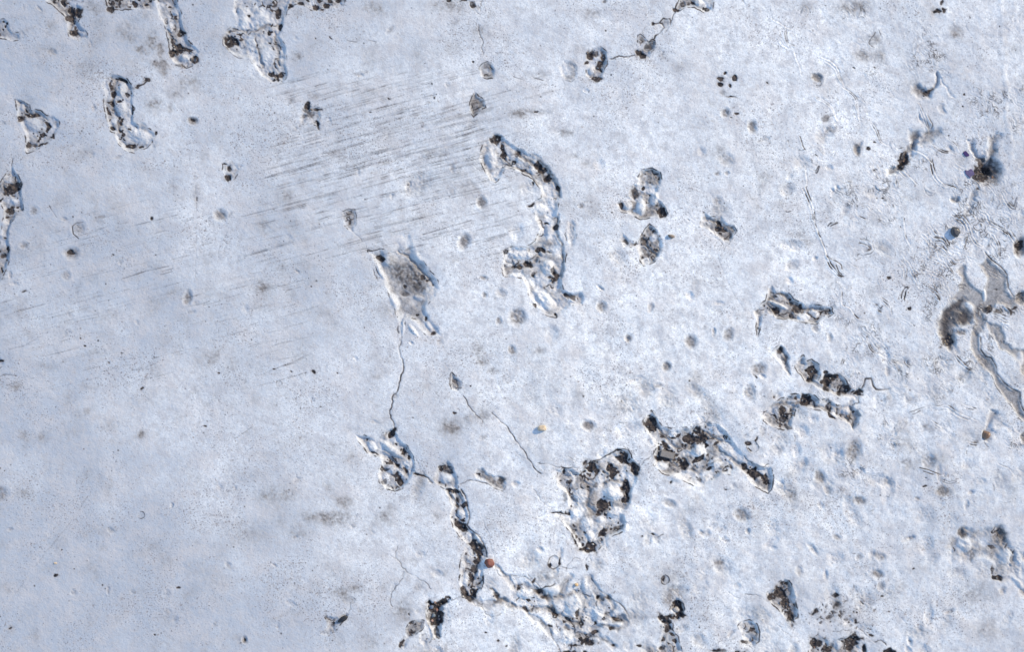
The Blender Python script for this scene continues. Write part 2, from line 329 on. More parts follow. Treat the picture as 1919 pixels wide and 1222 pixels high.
# ring marks and dimples, left half
dent(148,428,13,14,1.4,.22,label='round dimple with a dark crescent on its upper left rim'); stroke([(147,447),(137,438),(135,424),(142,418),(155,416)],1.2,.75,.8,part=False,fr=.03); stroke([(140,420),(155,432)],1,.4,part=False)
dent(134,475,14,13,3,.4,label='round dimple with a black scored centre'); dark(134,473,8,6,30,.9)
dent(413,403,13,12,3,.4,25,'oval dimple with concentric rim left of centre'); ringpit(413,402,7,.4,.4,ry=6,fill=.1)
dent(351,557,8,14,2.6,.4,10,'narrow upright oval dimple of brown grit')
pit([(417,306),(440,306),(455,305),(457,312),(447,322),(440,335),(430,341),(421,333),(416,320)], 'small hooked chip left of centre', 4, dk=[(429,316,4,8,10,.8),(428,334,5,5),(421,306,5,3)], spots=0, dirt=.2, bp=[(448,313,6,4,2)])
ringpit(192,406,8,.35,.6,ry=3.4,fill=.55,label='dark lens shaped dimple')
ringpit(286,408,2.8,.8,.5); dark(388,428,2,5,-25,.8,1,False); dark(370,373,2,4,0,.5,1,False); dark(45,546,6,2,-20,.8,1,False)
dent(125,516,8,9,.8,.3); dent(64,395,9,9,.8,.35); dark(210,479,4,2,0,.8,1,False); dent(226,492,5,6,.6,.2)
pit([(638,396),(650,392),(666,393),(667,415),(664,437),(655,433),(645,420)], 'thumb sized chip with a scored grid', 3, lump=.8, spots=0, dirt=.25, line=.6)
stroke([(654,396),(656,422)],1,.6,part=False); stroke([(645,423),(660,421)],1,.6,part=False); stroke([(664,437),(678,452)],1,.6,label='hairline crack running to the big torn hole')
dent(870,453,12,16,3.6,.4,8,'egg shaped grey dimple'); dent(902,378,10,11,2.6,.6,label='small gritty dimple left of the long branching hole')
pit([(573,190),(585,198),(602,200),(600,225),(600,243),(590,235),(575,228),(560,238),(562,220),(568,205)], 'gritty star shaped chip among the scratches',4,lump=1,dk=[(578,197,6,6,0,1),(581,212,11,9,0,.55),(595,207,7,4,0,.9),(596,232,4,8,0,.8)],spots=.3)
pit([(898,128),(905,118),(914,113),(924,118),(930,132),(926,144),(914,147),(900,142)], 'cracked rounded chip, the upper of two',5,lump=1.5,dirt=.5,spots=0)
pit([(888,172),(895,178),(909,186),(911,200),(900,207),(888,218),(879,208),(880,190)], 'wedge shaped chip, the lower of two',5,lump=1.5,dirt=.6,spots=0)
pit([(1046,122),(1056,112),(1072,110),(1080,122),(1081,142),(1072,153),(1060,150),(1050,138)], 'pale oval chip with fine cracks beside a dark rimmed hole',3.5,lump=1,dirt=.22,spots=0,line=.4)
pit([(1098,97),(1112,88),(1128,87),(1140,98),(1139,118),(1132,133),(1127,145),(1116,152),(1104,147),(1096,141),(1100,125),(1097,110)], B+'upright oblong with grit along both sides',7,lump=2,dirt=.4,
    dk=[(1104,103,6,8,0,.9),(1113,98,9,5,0,.6),(1132,108,6,9,0,.8),(1125,122,6,10,0,.8),(1116,146,10,5,0,.8),(1101,114,4,4)],bp=[(1108,130,7,10,5),(1110,104,4,4,3)])
pit([(1189,102),(1198,92),(1208,84),(1218,76),(1229,73),(1229,88),(1222,97),(1219,110),(1206,109),(1196,106)], B+'small triangle at the end of a crack near the top',6,lump=1,dirt=.6,dk=[(1197,99,6,5,0,1,3),(1204,106,9,4,5,1),(1218,86,7,9,30,.55)])
pit([(1195,66),(1201,62),(1210,72),(1214,78),(1204,86),(1198,90),(1194,78)],'grey scuffed lobe above the triangle',2,dirt=.4,spots=0,lump=.5)
pit([(1236,42),(1242,34),(1255,33),(1259,42),(1254,52),(1246,60),(1243,50)],'grey lobe at the bend of a crack',3,dirt=.3,spots=0,lump=.7)
stroke([(1143,110),(1155,106),(1175,106),(1190,102)],1.3,.9,1.5,'crack leading into the small triangular hole'); stroke([(1216,78),(1232,64),(1245,51),(1241,43),(1222,46)],1.7,.9,1.6,'angular crack framing a clean flake')
stroke([(1222,46),(1209,50),(1203,60),(1208,70)],1.2,.5,1); stroke([(1246,60),(1256,48),(1260,36),(1266,22)],1.3,.75,1.3,'crack climbing to the top edge'); stroke([(1234,88),(1242,98),(1244,110)],1,.4); stroke([(1198,110),(1205,120),(1222,122)],1,.4); stroke([(1218,122),(1216,160),(1208,195)],1,.28)
dark(1223,45,3,2.5,0,1,1,False)
pit([(1270,-20),(1272,0),(1265,16),(1270,22),(1285,12),(1300,12),(1320,23),(1336,18),(1337,5),(1345,-20)],B+'shallow crust on the top edge right of centre',6,dk=[(1268,18,6,5,0,1),(1300,6,7,3,15,.9),(1325,16,6,4,0,.8),(1280,5,6,5,0,.6)],bp=[(1310,4,8,7,5)])
stroke([(905,-5),(900,20),(895,8)],1.2,.6); dark(842,0,10,4); dark(870,0,9,4,0,.7); dark(888,10,4,8,-40,.7); stroke([(878,0),(890,18),(902,27)],1.2,.5); stroke([(897,45),(900,65),(906,80),(905,102)],1.2,.65,1,'hanging hairline crack, top centre')
dark(1133,2,5,7,0,.5); stroke([(1388,-5),(1396,6)],1.4,.6)
for a in ((1352,147,6,5),(1350,157,6,4,30),(1375,146,4,4),(1368,160,3,3),(1370,180,9,2,15),(1360,137,2.5,2),(1358,171,8,5,0,.3)): dark(*a,stones=False)
dent(1360,211,9,10,3,.5,label='round brown dimple right of the spotted cluster'); dent(1410,237,9,14,3.2,.5,-10,'bean shaped dimple with a side crack'); stroke([(1420,236),(1430,234)],1,.6,part=False); stroke([(1406,212),(1414,206)],1,.5)
stroke([(1240,345),(1238,360)],1,.01,0,part=False)
# ---- the long branching hole
pit([(910,262),(925,250),(940,252),(952,262),(970,275),(985,283),(1000,290),(1015,300),(1028,315),(1038,330),(1052,350),(1053,365),(1048,380),(1044,398),(1050,410),(1046,430),(1052,455),(1062,475),(1058,500),(1052,525),(1055,542),(1072,548),(1090,545),(1098,560),(1090,573),(1072,574),(1055,588),(1040,595),(1022,590),(1002,572),(992,552),(986,535),(978,522),(958,520),(944,517),(938,500),(945,472),(958,463),(985,462),(1003,452),(1012,430),(1003,410),(998,392),(994,386),(1002,378),(1014,370),(1010,352),(998,335),(985,328),(975,322),(958,316),(948,318),(940,330),(930,343),(918,336),(908,318),(897,302),(900,280)],
    B+'long, branching and winding down the middle of the picture',9,edge=6,lump=3,dirt=.22,spots=0,
    bp=[(920,298,12,19,8),(928,328,9,9,3),(975,298,10,8,4,30),(1000,320,10,7,4),(1022,352,9,10,4,40),(1012,392,14,12,6),(1030,430,8,20,5,10),(1032,378,6,12,3),(975,476,26,9,6,5),(1027,500,13,14,7),(1018,560,13,26,7,-38),(965,516,10,5,3),(1073,562,10,6,3)],
    hl=[(1012,545,8,30,4,-35),(1044,535,6,18,3,20),(1034,560,5,24,3,-40)],
    dk=[(928,262,11,7,0,.8),(941,275,5,10,10),(943,292,4,11,-15),(960,302,8,6,0,.9),(968,292,7,8,0,.7),(1008,308,7,7),(1014,320,9,9,0,.9),(1028,335,10,8,40),(978,318,8,3,20,.7),(1000,345,3,5),(998,384,7,3,-30,.9),(1046,352,4,6),(1044,424,5,6,0,.7),(1015,470,12,5,10),(968,502,11,7,0,.8),(990,494,9,4,-15,.8),(992,492,6,6),(1000,512,5,6,0,.7),(1038,521,9,8),(1062,558,6,6,0,.7),(1076,558,9,6,30,.6),(1042,587,6,5),(1000,570,3,8,-35,.7),(1037,505,4,8,0,.6),(1025,420,4,2),(950,470,5,4,0,.8)])
stroke([(943,470),(948,490),(965,495),(985,492),(1002,480),(1012,470)],1.4,.7,1.3,'dark line looping round a white flake',fr=.08)
stroke([(945,468),(965,462),(985,463),(1000,472)],1.3,.6,1,part=False,fr=.08)
pit([(1062,412),(1072,408),(1078,420),(1080,442),(1078,462),(1070,468),(1062,450),(1060,430)],'shallow side lobe of the long branching hole',4,lump=1,dirt=.12,spots=0,line=.4); stroke([(1062,428),(1061,450)],1,.6,part=False)
pit([(1200,320),(1220,313),(1236,320),(1240,335),(1236,350),(1232,365),(1245,385),(1252,400),(1246,410),(1230,405),(1215,410),(1200,411),(1185,402),(1165,397),(1153,380),(1165,374),(1178,368),(1185,355),(1195,345),(1196,330)],
    B+'standing figure shape, upper half',8,lump=2,dirt=.55,spots=.05,bp=[(1201,388,10,17,9),(1227,372,8,14,8),(1176,385,9,10,6)],dk=[(1240,397,12,9,20,.9),(1192,362,6,7,0,.6),(1166,386,5,10,-30,.7),(1232,385,5,5,0,.7),(1213,335,8,10,0,.25),(1186,390,2,9,0,.4)])
pit([(1218,419),(1232,430),(1240,447),(1244,462),(1238,480),(1226,492),(1205,498),(1200,485),(1193,465),(1180,463),(1168,467),(1160,448),(1166,436),(1176,446),(1190,452),(1203,443),(1208,430)],
    B+'fish shaped, below the standing figure',8,lump=2.5,dirt=.5,spots=.05,dk=[(1231,468,8,7),(1207,451,8,9,0,.6),(1174,455,9,6,0,.6),(1220,440,6,7,0,.4),(1212,475,10,6,30,.5)],bp=[(1225,445,8,8,3),(1212,488,9,6,3)])
pit([(1314,405),(1320,398),(1330,403),(1340,405),(1352,403),(1360,413),(1375,422),(1381,432),(1373,445),(1368,453),(1356,452),(1345,445),(1335,437),(1325,428),(1312,425)],
    B+'leaf shaped, right of the standing figure',7,lump=2,dirt=.45,dk=[(1348,420,8,11,0,1),(1355,430,10,6,30,.8),(1325,418,5,5,0,.5),(1368,440,4,8,0,.5),(1372,428,3,6,0,.5)]); stroke([(1325,440),(1340,445),(1355,457)],1,.5); stroke([(1290,396),(1302,413)],1,.35)
# ---- big torn hole
pit([(688,468),(700,470),(712,465),(728,470),(742,455),(752,440),(768,436),(772,448),(778,465),(782,480),(795,490),(805,505),(818,522),(826,540),(818,555),(808,565),(800,578),(812,600),(828,615),(825,632),(800,630),(785,615),(770,600),(762,600),(757,625),(752,645),(748,610),(742,585),(735,565),(722,540),(712,515),(703,495),(697,480)],
    B+'big torn kite with a brown gritty floor, at the centre left',10,edge=9,lump=1.2,rough=.5,dirt=.25,spots=0,lip=1.6,crk=.25,
    bp=[(728,489,14,14,7,20),(757,455,12,13,4),(778,480,12,8,3,50),(715,510,5,20,5,-25),(740,565,8,18,5,-20),(775,500,6,6,3),(783,558,9,6,5,20),(755,610,4,18,4,0),(775,620,4,14,4,-40),(805,612,5,14,4,-35)],
    dk=[(793,523,6,8,-30),(713,482,5,9,-30,.9,3),(757,540,5,5),(770,525,6,5,0,.5),(785,590,5,3),(812,626,5,3,0,.8),(800,600,3,4),(758,552,10,5,20,.5),(704,512,2,7,-30,.9),(775,598,7,3,30,.6),(748,618,3,9,0,.5)])
w = win(700,830,470,570); r = ell(w,766,519,54,29,40,1.2)   # brown sandy floor
q_ = ss(1.3,.45,r+.25*N12[w]); DIRT[w] = np.maximum(DIRT[w], q_*(0.86+0.2*N3[w])); H[w] += q_*(0.35*N3[w]+.25*N6[w]); EXPO[w] = np.maximum(EXPO[w], q_*q_*(.40+.22*N3[w]+.12*N12[w]))
stroke([(752,640),(750,662),(756,682),(756,695),(748,718),(744,735),(735,745),(736,755),(730,770),(737,790),(738,808)],1.5,.85,1.6,'long hairline crack joining the torn hole to the one below',fr=.14)
ringpit(727,775,9,.35,.4); dent(740,742,7,7,1,.25,part=False)
# ---- pit A-C and channel
pit([(664,814),(690,817),(700,820),(715,812),(730,802),(736,803),(742,812),(750,825),(765,838),(775,855),(777,885),(766,903),(757,916),(742,921),(722,918),(712,905),(708,890),(715,870),(710,856),(692,855),(682,840)],
    B+'with a long smooth ridge across it, centre bottom left',10,edge=5,lump=2.4,dirt=.2,spots=.05,bp=[(735,843,7,30,9,-55),(697,838,8,12,5,-30),(765,870,10,12,5),(722,900,9,13,6),(750,885,9,9,4),(733,880,9,8,4)],hl=[(727,860,6,26,5,-55)],
    dk=[(733,813,5,11,30,1,3),(757,847,9,7,40),(764,858,4,6),(702,849,9,3,20),(745,873,5,4),(732,866,12,5,30,.9),(724,881,7,4,0,.6),(740,893,6,10,-30,.8),(750,905,5,8,-30),(716,880,3,8,0,.7),(722,905,7,4,0,.5),(757,883,10,3,30,.8)])
stroke([(778,889),(790,892),(803,897),(810,905)],2.0,1,2.2,'thick black crack between two holes'); dark(779,889,4,3,0,1,2,False)
pit([(814,885),(824,872),(838,862),(850,872),(857,890),(862,905),(858,920),(845,918),(828,914),(814,905)],B+'rounded, at the head of the stony channel',7,lump=2,dirt=.35,dk=[(832,879,10,7,0,.6),(845,882,6,6,0,.6),(850,919,14,3,0,1)],bp=[(836,898,11,9,6)],spots=.1)
pit([(885,888),(893,878),(906,876),(914,886),(925,891),(944,892),(951,910),(943,922),(927,916),(912,905),(892,900)],'grey lobed chip right of the stony channel',5,lump=2,dirt=.45,dk=[(938,902,8,8,0,.6),(925,905,5,4,0,.5)],spots=.1)
stroke([(862,908),(872,904),(882,900),(898,903),(912,907)],1.5,.9,1.5); stroke([(945,900),(958,888),(966,870)],1,.35); stroke([(780,862),(786,870),(788,885)],1,.4,part=False)
stroke([(868,742),(876,756),(884,768),(895,780),(905,792)],1.3,.7,1,'hairline crack, upper stretch of a long diagonal'); stroke([(922,774),(940,792),(960,814),(975,838),(988,858),(1000,876),(1014,888)],1.3,.75,1.2,'hairline crack, long lower stretch of a diagonal',fr=.1); stroke([(962,842),(975,855),(988,860)],1,.4,part=False)
pit([(843,705),(847,697),(858,706),(868,716),(865,728),(860,738),(846,732),(841,720)],'small pointed chip in the lower centre',4,lump=1,dirt=.3,spots=.1,dk=[(850,715,4,5,0,.5),(855,722,4,3,0,.4)])
pit([(830,915),(850,916),(862,918),(872,935),(876,955),(880,970),(873,985),(890,1000),(903,1018),(912,1040),(908,1058),(906,1075),(905,1095),(898,1113),(884,1127),(866,1122),(860,1095),(862,1060),(868,1035),(875,1020),(862,1008),(850,990),(843,970),(845,950),(838,930)],
    B+'narrow stony channel winding down to the bottom',8,lump=2.6,dirt=.25,spots=.3,dk=[(853,922,12,5),(857,936,5,7),(871,948,5,6,0,1,2),(863,985,9,6,20),(868,992,7,5),(888,1025,10,13,0,.8),(897,1035,9,12),(892,1050,6,5),(888,1068,7,8,0,.7),(882,1082,4,12,0,.8),(904,1085,2.5,8,0,.9),(868,1112,8,8,0,.9),(888,1113,5,9),(856,950,5,5,0,.6),(880,1122,9,6,0,.7)],
    bp=[(863,963,8,9,5),(868,1060,5,9,4),(850,935,5,10,3),(893,1008,9,6,4),(895,1072,6,9,4),(872,1085,6,12,3)])
stroke([(864,918),(872,930),(876,950),(880,970),(875,985),(888,998),(900,1008),(910,1030),(912,1045)],1.8,.9,2,'dark blue edge line along the stony channel',fr=.08); stroke([(928,1062),(935,1078),(945,1082),(960,1081)],1.2,.6); stroke([(900,958),(905,975),(918,1010),(926,1040),(928,1060)],1,.45,1,'faint crack right of the stony channel')
dark(930,1118,6,10,0,.8); dark(921,1105,4,5,0,.5); dent(1005,1110,9,6,2,.3,part=False)
stroke([(745,1024),(741,1045),(752,1062),(765,1075),(778,1079),(795,1090),(808,1105)],1.2,.6,1,'forked hairline crack, lower centre'); stroke([(757,1073),(748,1095),(738,1107),(731,1125),(736,1138)],1.2,.6,1,'curling branch of the forked crack'); stroke([(732,1042),(742,1048)],1,.5)
pit([(802,1122),(812,1128),(822,1130),(838,1124),(845,1118),(846,1126),(832,1140),(828,1152),(829,1175),(826,1195),(815,1200),(808,1182),(800,1165),(797,1145)],B+'black and full of pebbles, bottom centre left',13,edge=4,lump=1,dirt=.4,
    dk=[(812,1140,14,12,0,1,3,True,0),(817,1158,11,17,0,1,3,True,0),(828,1132,12,5,-20,1,2,True,0),(818,1188,9,9,0,.6),(843,1122,5,4,-20,1)])
for a in ((808,1139,5.5,(.12,.15,.2),0),(812,1156,5,(.13,.16,.19),0),(818,1146,3.4,(.3,.16,.12),0),(809,1166,3.4,(.3,.2,.17),0),(823,1163,3.4,(.05,.05,.07),0),(815,1130,3,(.2,.13,.1),0)): STONES.append(a[:3]+(a[3],None,1))
stroke([(846,1126),(862,1120),(880,1126),(905,1140),(920,1158),(940,1150)],1.3,.5,1.2)
pit([(752,1215),(757,1195),(760,1180),(768,1165),(782,1162),(795,1165),(790,1180),(778,1192),(766,1200),(760,1222)],'grey dirty slope left of the black pebbly hole',5,dirt=.6,lump=1.6,spots=.2,dk=[(753,1207,4,12,10,.9),(770,1167,6,5,0,.8),(768,1153,3,4,0,.7)])
pit([(786,1205),(788,1185),(798,1172),(808,1172),(812,1190),(806,1204),(795,1215)],'smooth white hollow below the black pebbly hole',6,dirt=.02,spots=0,lump=.6,line=.5)
pit([(598,1190),(608,1182),(612,1168),(609,1158),(618,1153),(632,1156),(643,1151),(652,1150),(652,1158),(640,1168),(634,1175),(630,1184),(615,1193)],'small hole holding a black elongated stone',6,lump=1.2,dirt=.25,spots=.1,dk=[(625,1172,7,5,0,.6),(612,1162,3,8,0,.5)])
stroke([(657,1130),(658,1142),(652,1152)],1.1,.6); ringpit(655,1125,11,.4,.8,ry=7)
for _ in range(70):
    x, y = rng.uniform(0, 850), rng.uniform(0, 1220)
    dent(x, y, rng.uniform(3, 11), rng.uniform(2.5, 7), rng.uniform(.4, 1.4), rng.uniform(.03, .2), rng.uniform(0, 180), part=False, rim=.1)
for _ in range(60):
    x, y = rng.uniform(0, 1919), rng.uniform(0, 1222); a = rng.uniform(0, 6.28); L = rng.uniform(6, 34)
    stroke([(x, y), (x+L*.5*math.cos(a+.15), y+L*.5*math.sin(a+.15)), (x+L*math.cos(a), y+L*math.sin(a))], .9, rng.uniform(.12, .4), .3, part=False, fr=.08)
# ---- bottom centre wreck
def crevice(P, wd=5, dep=3.0, e=.8, d_=.7, label=None, part=False):
    Q = fract(spline(P, 8), .1); xs=[p[0] for p in Q]; ys=[p[1] for p in Q]; w = win(min(xs)-18,max(xs)+18,min(ys)-18,max(ys)+18)
    dd,_ = seg_dist(X[w]+1.3*WX[w],Y[w]+1.3*WY[w],Q); m = ss(1.25,.25,dd/wd+.4*N6[w]+.35*N12[w])
    H[w] -= dep*m; DIRT[w] = np.clip(DIRT[w]+d_*m,0,1); EXPO[w] = np.maximum(EXPO[w], e*m*ss(-.15,.4,N12[w]+.5*N6[w]+.2*K6[w]))
    if part: k = new_part('crevice', label); ID[w] = np.where(dd < wd*.8, k, ID[w])
pit([(958,1078),(985,1080),(992,1092),(1003,1103),(1015,1112),(1035,1124),(1052,1120),(1062,1105),(1068,1090),(1080,1084),(1095,1080),(1104,1088),(1110,1102),(1125,1115),(1148,1125),(1165,1140),(1176,1160),(1172,1175),(1150,1178),(1135,1188),(1122,1195),(1125,1208),(1100,1222),(1060,1240),(1045,1212),(1040,1190),(1022,1172),(1010,1158),(990,1156),(975,1148),(958,1140),(940,1138),(948,1120),(955,1100)],
    B+'wide broken area of lumps and crevices, bottom centre',5,edge=16,lump=3,dirt=.10,spots=.05,line=.15,
    bp=[(1078,1135,20,25,9,20),(982,1115,14,9,6,15),(1048,1140,10,10,4),(1120,1150,14,14,6),(1130,1170,12,6,5),(1035,1105,14,8,4),(1065,1195,20,13,6),(1150,1150,9,8,4),(1160,1170,8,6,3),(1015,1135,9,6,4),(1095,1095,6,14,4)],
    dk=[(972,1103,5,5,0,.8),(1010,1110,6,5,0,.8),(1022,1120,8,5,20,.7),(1036,1146,9,7,30,.6),(1042,1156,6,7),(1090,1170,9,8,0,.8),(1066,1162,8,4,20,.8),(1102,1203,16,7,5,1,3),(1112,1186,8,4,10),(1138,1123,7,5,0,.7),(1120,1121,3,5),(1145,1180,6,4),(1157,1160,10,3,20,.7),(1100,1065,3,5),(985,1144,6,4,0,.8),(1000,1088,3,3),(1083,1150,3,10,20,.7),(1117,1168,4,4),(1150,1210,4,3),(1030,1175,5,4,0,.7),(1070,1226,30,4)])
if 0: pit([(895,1128),(915,1125),(940,1140),(962,1150),(990,1160),(1005,1175),(990,1180),(960,1165),(930,1158),(905,1150)],'low wavy ridge and groove left of the wide broken area',3,lump=2,dirt=.12,spots=0,line=.3)
for P in ([(968,1100),(985,1098),(1005,1108),(1030,1125),(1040,1148),(1060,1162),(1088,1172)],[(1012,1112),(1040,1125),(1050,1118),(1058,1095),(1070,1085)],[(1104,1085),(1118,1110),(1125,1125)],[(1120,1122),(1140,1120),(1152,1140),(1135,1152)],
          [(1085,1165),(1095,1135),(1085,1110)],[(1150,1160),(1170,1160),(1172,1172),(1158,1180)],[(990,1152),(1020,1172),(1032,1190)],[(1040,1150),(1012,1140),(985,1145),(962,1135)],[(1110,1180),(1130,1172),(1150,1178)],[(885,1122),(910,1135),(935,1126),(962,1138)],[(930,1062),(950,1085),(962,1102)],[(1105,1190),(1135,1200),(1152,1212)],[(1060,1180),(1080,1190),(1100,1195)],[(925,1110),(930,1120),(945,1126)],[(1040,1120),(1062,1118),(1075,1108)]):
    crevice(P, rng.uniform(5, 8), 3.4, .42, .42)
for P in ([(955,1078),(985,1082),(1000,1098),(1015,1112)],[(1108,1085),(1118,1100),(1140,1118),(1165,1135),(1180,1160)],[(1030,1180),(1042,1205),(1050,1224)]): stroke(P,1.8,.6,1.6,'dark edge line round the broken area at the bottom',fr=.08)
stroke([(1015,1105),(1022,1100),(1040,1095)],1.4,.8); stroke([(1048,1115),(1055,1100),(1065,1088)],1.3,.6); stroke([(1098,1050),(1105,1040),(1108,1052)],1.2,.6); stroke([(1086,1048),(1078,1046),(1062,1062)],1.1,.5)
stroke([(990,1078),(1000,1090),(1014,1108)],1.3,.6)
ringpit(1038,1055,11,.7,2,'small ringed chip with a black corner',ry=13); dark(1031,1060,3,8,0,1,2,False,0); dark(1048,1056,2.5,8,0,.9,1.5,False); stroke([(1050,1063),(1078,1064)],1,.6); stroke([(1031,1030),(1030,1005),(1042,985)],1,.4)
pit([(1230,1158),(1240,1152),(1255,1165),(1262,1172),(1258,1180),(1270,1195),(1280,1222),(1240,1240),(1232,1215),(1236,1190),(1240,1172)],'pale lower half of a dark ringed hole',6,lump=2,dirt=.25,spots=.25,dk=[(1243,1158,12,5,15,1,2,False,.3),(1252,1168,8,5,10,1,2,False,.2),(1247,1180,10,8,0,.8),(1242,1197,6,8,0,.8),(1262,1200,6,4,0,.8),(1240,1216,5,5,0,.7)])
pit([(1258,1128),(1268,1122),(1278,1126),(1284,1142),(1281,1156),(1270,1165),(1258,1160),(1262,1150),(1255,1142)],B+'black ring round a grey stone, bottom right of centre',11,edge=4,lump=1,dirt=.3,dk=[(1270,1135,11,9,0,1,3,True,0),(1276,1148,8,11,0,1,3,True,0),(1264,1158,8,6,0,1,2,True,0)])
STONES.append((1267,1144,7,(.33,.30,.27),None,1))
ringpit(1247,1087,8,.8,1.5,'small dark broken ring in a tan stain'); dark(1245,1086,5,6,0,.8); stroke([(1260,1100),(1268,1112),(1282,1125)],1.1,.5)
pit([(1383,1175),(1390,1166),(1405,1163),(1418,1170),(1424,1185),(1422,1203),(1410,1214),(1398,1208),(1388,1192)],'rounded pale pit with a black chip, bottom right',5,lump=2,dirt=.2,spots=.2,dk=[(1408,1183,8,5,-20,1,2,False),(1393,1206,7,4,0,.7)])
pit([(1440,1122),(1437,1112),(1450,1103),(1460,1092),(1470,1086),(1480,1090),(1488,1108),(1494,1130),(1496,1158),(1482,1170),(1468,1158),(1458,1142),(1445,1132)],B+'dark rusty stones, lower right',10,lump=2,dirt=.5,spots=.4,
    dk=[(1463,1115,17,14,40,1,2.5,True,.7),(1470,1135,12,14,40,1,2.5),(1480,1155,9,14,-20,.9),(1468,1093,7,4,-15),(1450,1120,9,9,0,1)],bp=[(1488,1120,6,12,3)])
pit([(1515,1222),(1522,1200),(1532,1190),(1545,1198),(1560,1205),(1575,1196),(1590,1190),(1605,1192),(1620,1202),(1626,1222),(1620,1245),(1515,1245)],B+'dark crust on the bottom edge, right',7,lump=2.4,dirt=.4,spots=.4,dk=[(1530,1206,14,12,0,.9),(1550,1218,10,8),(1594,1206,14,14,0,.9),(1607,1198,12,4,10,1),(1620,1215,4,9,0,.9),(1560,1235,40,8)],bp=[(1570,1210,8,10,4),(1612,1208,8,8,4)])
pit([(1655,1222),(1668,1214),(1682,1222),(1680,1240),(1655,1240)],'small black crust on the bottom edge',5,dk=[(1668,1221,11,5,0,1,2,False,0)])
stroke([(1640,1204),(1650,1200),(1660,1208)],1.6,.7); stroke([(1560,1185),(1580,1180),(1605,1176),(1622,1190),(1640,1205)],1.1,.5,1,'arching crack over the dark crust')
for _ in range(75):
    x, y = rng.normal(1585, 34), rng.normal(1158, 18)
    dark(x, y, rng.uniform(1.5,4.5), rng.uniform(1,2.5), rng.uniform(0,180), rng.uniform(.3,.8), 1, False, .3)
for a in ((1528,1145,6,8,0,.8),(1566,1118,6,4,0,.8),(1568,1135,7,7,0,.6),(1553,1160,8,5,0,.6),(1604,1165,3,6)): dark(*a)
smudge(1568,1132,9,14,.5); smudge(1590,1150,35,16,.3)
stroke([(1455,1170),(1470,1185),(1495,1195)],1,.5); stroke([(1340,1210),(1362,1203),(1380,1195)],1,.45); stroke([(1365,1110),(1375,1118),(1388,1122)],1.1,.55); stroke([(1396,1114),(1410,1116),(1424,1118)],1.1,.6); dark(1345,1222,12,3,0,.7); dark(1385,1224,14,4)
# ---- big stone filled wounds, lower right of centre
pit([(1046,885),(1055,876),(1072,879),(1085,885),(1092,878),(1100,869),(1125,862),(1140,850),(1158,841),(1176,842),(1187,858),(1196,878),(1196,900),(1187,922),(1184,945),(1178,958),(1170,965),(1176,980),(1172,992),(1160,1002),(1142,1010),(1128,1022),(1115,1038),(1098,1041),(1084,1028),(1075,1006),(1062,990),(1050,972),(1033,962),(1052,960),(1064,950),(1062,930),(1047,914),(1043,898)],
    B+'large ragged heart full of dark stones, lower centre right',10,edge=6,lump=3.4,dirt=.28,spots=.25,
    bp=[(1150,925,20,13,8,10),(1122,905,10,17,6,20),(1062,888,10,5,5),(1100,985,13,15,5),(1125,975,9,7,4),(1080,965,12,10,4),(1155,962,15,11,6,-20),(1170,990,8,8,4),(1070,900,10,12,3),(1090,930,16,14,4),(1105,1005,8,9,4)],
    dk=[(1110,873,11,11,0,1,4),(1147,885,12,16,0,1,3,True,.8),(1172,856,10,11,20,1,3.5),(1188,878,7,14,-20,1,3.5),(1174,915,7,13,0,1,3),(1172,938,7,13,0,1,3),(1130,955,11,12,-40,1,2.5,True,.8),(1132,1001,9,8),(1157,992,9,7,0,.7),(1107,1023,9,9),(1078,1013,3,13,-20),(1100,1033,14,4,10,.9),(1067,905,7,4,0,.7),(1056,884,3,6),(1058,934,4,7,0,.4),(1115,912,6,6,0,.5),(1062,962,10,3,0,.7),(1047,962,12,2,0,.9),(1165,845,12,3,10),(1178,867,12,4,60,.9)])
stroke([(1088,886),(1100,870),(1125,862),(1145,850),(1158,842)],1.9,.95,2,'black upper edge of the stone filled heart',fr=.08)
stroke([(1008,868),(1030,870),(1060,878),(1085,878)],1.3,.65,1,'fine double crack left of the stone filled heart'); stroke([(1035,862),(1055,855),(1075,862),(1095,868)],1,.45); stroke([(1115,855),(1130,842),(1152,835)],1,.4)
stroke([(1196,880),(1210,862),(1225,845)],1.3,.6); stroke([(1180,965),(1190,975),(1194,985),(1210,1000),(1238,1008),(1250,1012),(1246,1038)],1.3,.25,1.6,fr=.08)
stroke([(1000,918),(1012,935),(1025,948),(1035,952)],1.1,.5); stroke([(1232,1008),(1244,1002)],1.4,.6,1,part=False)
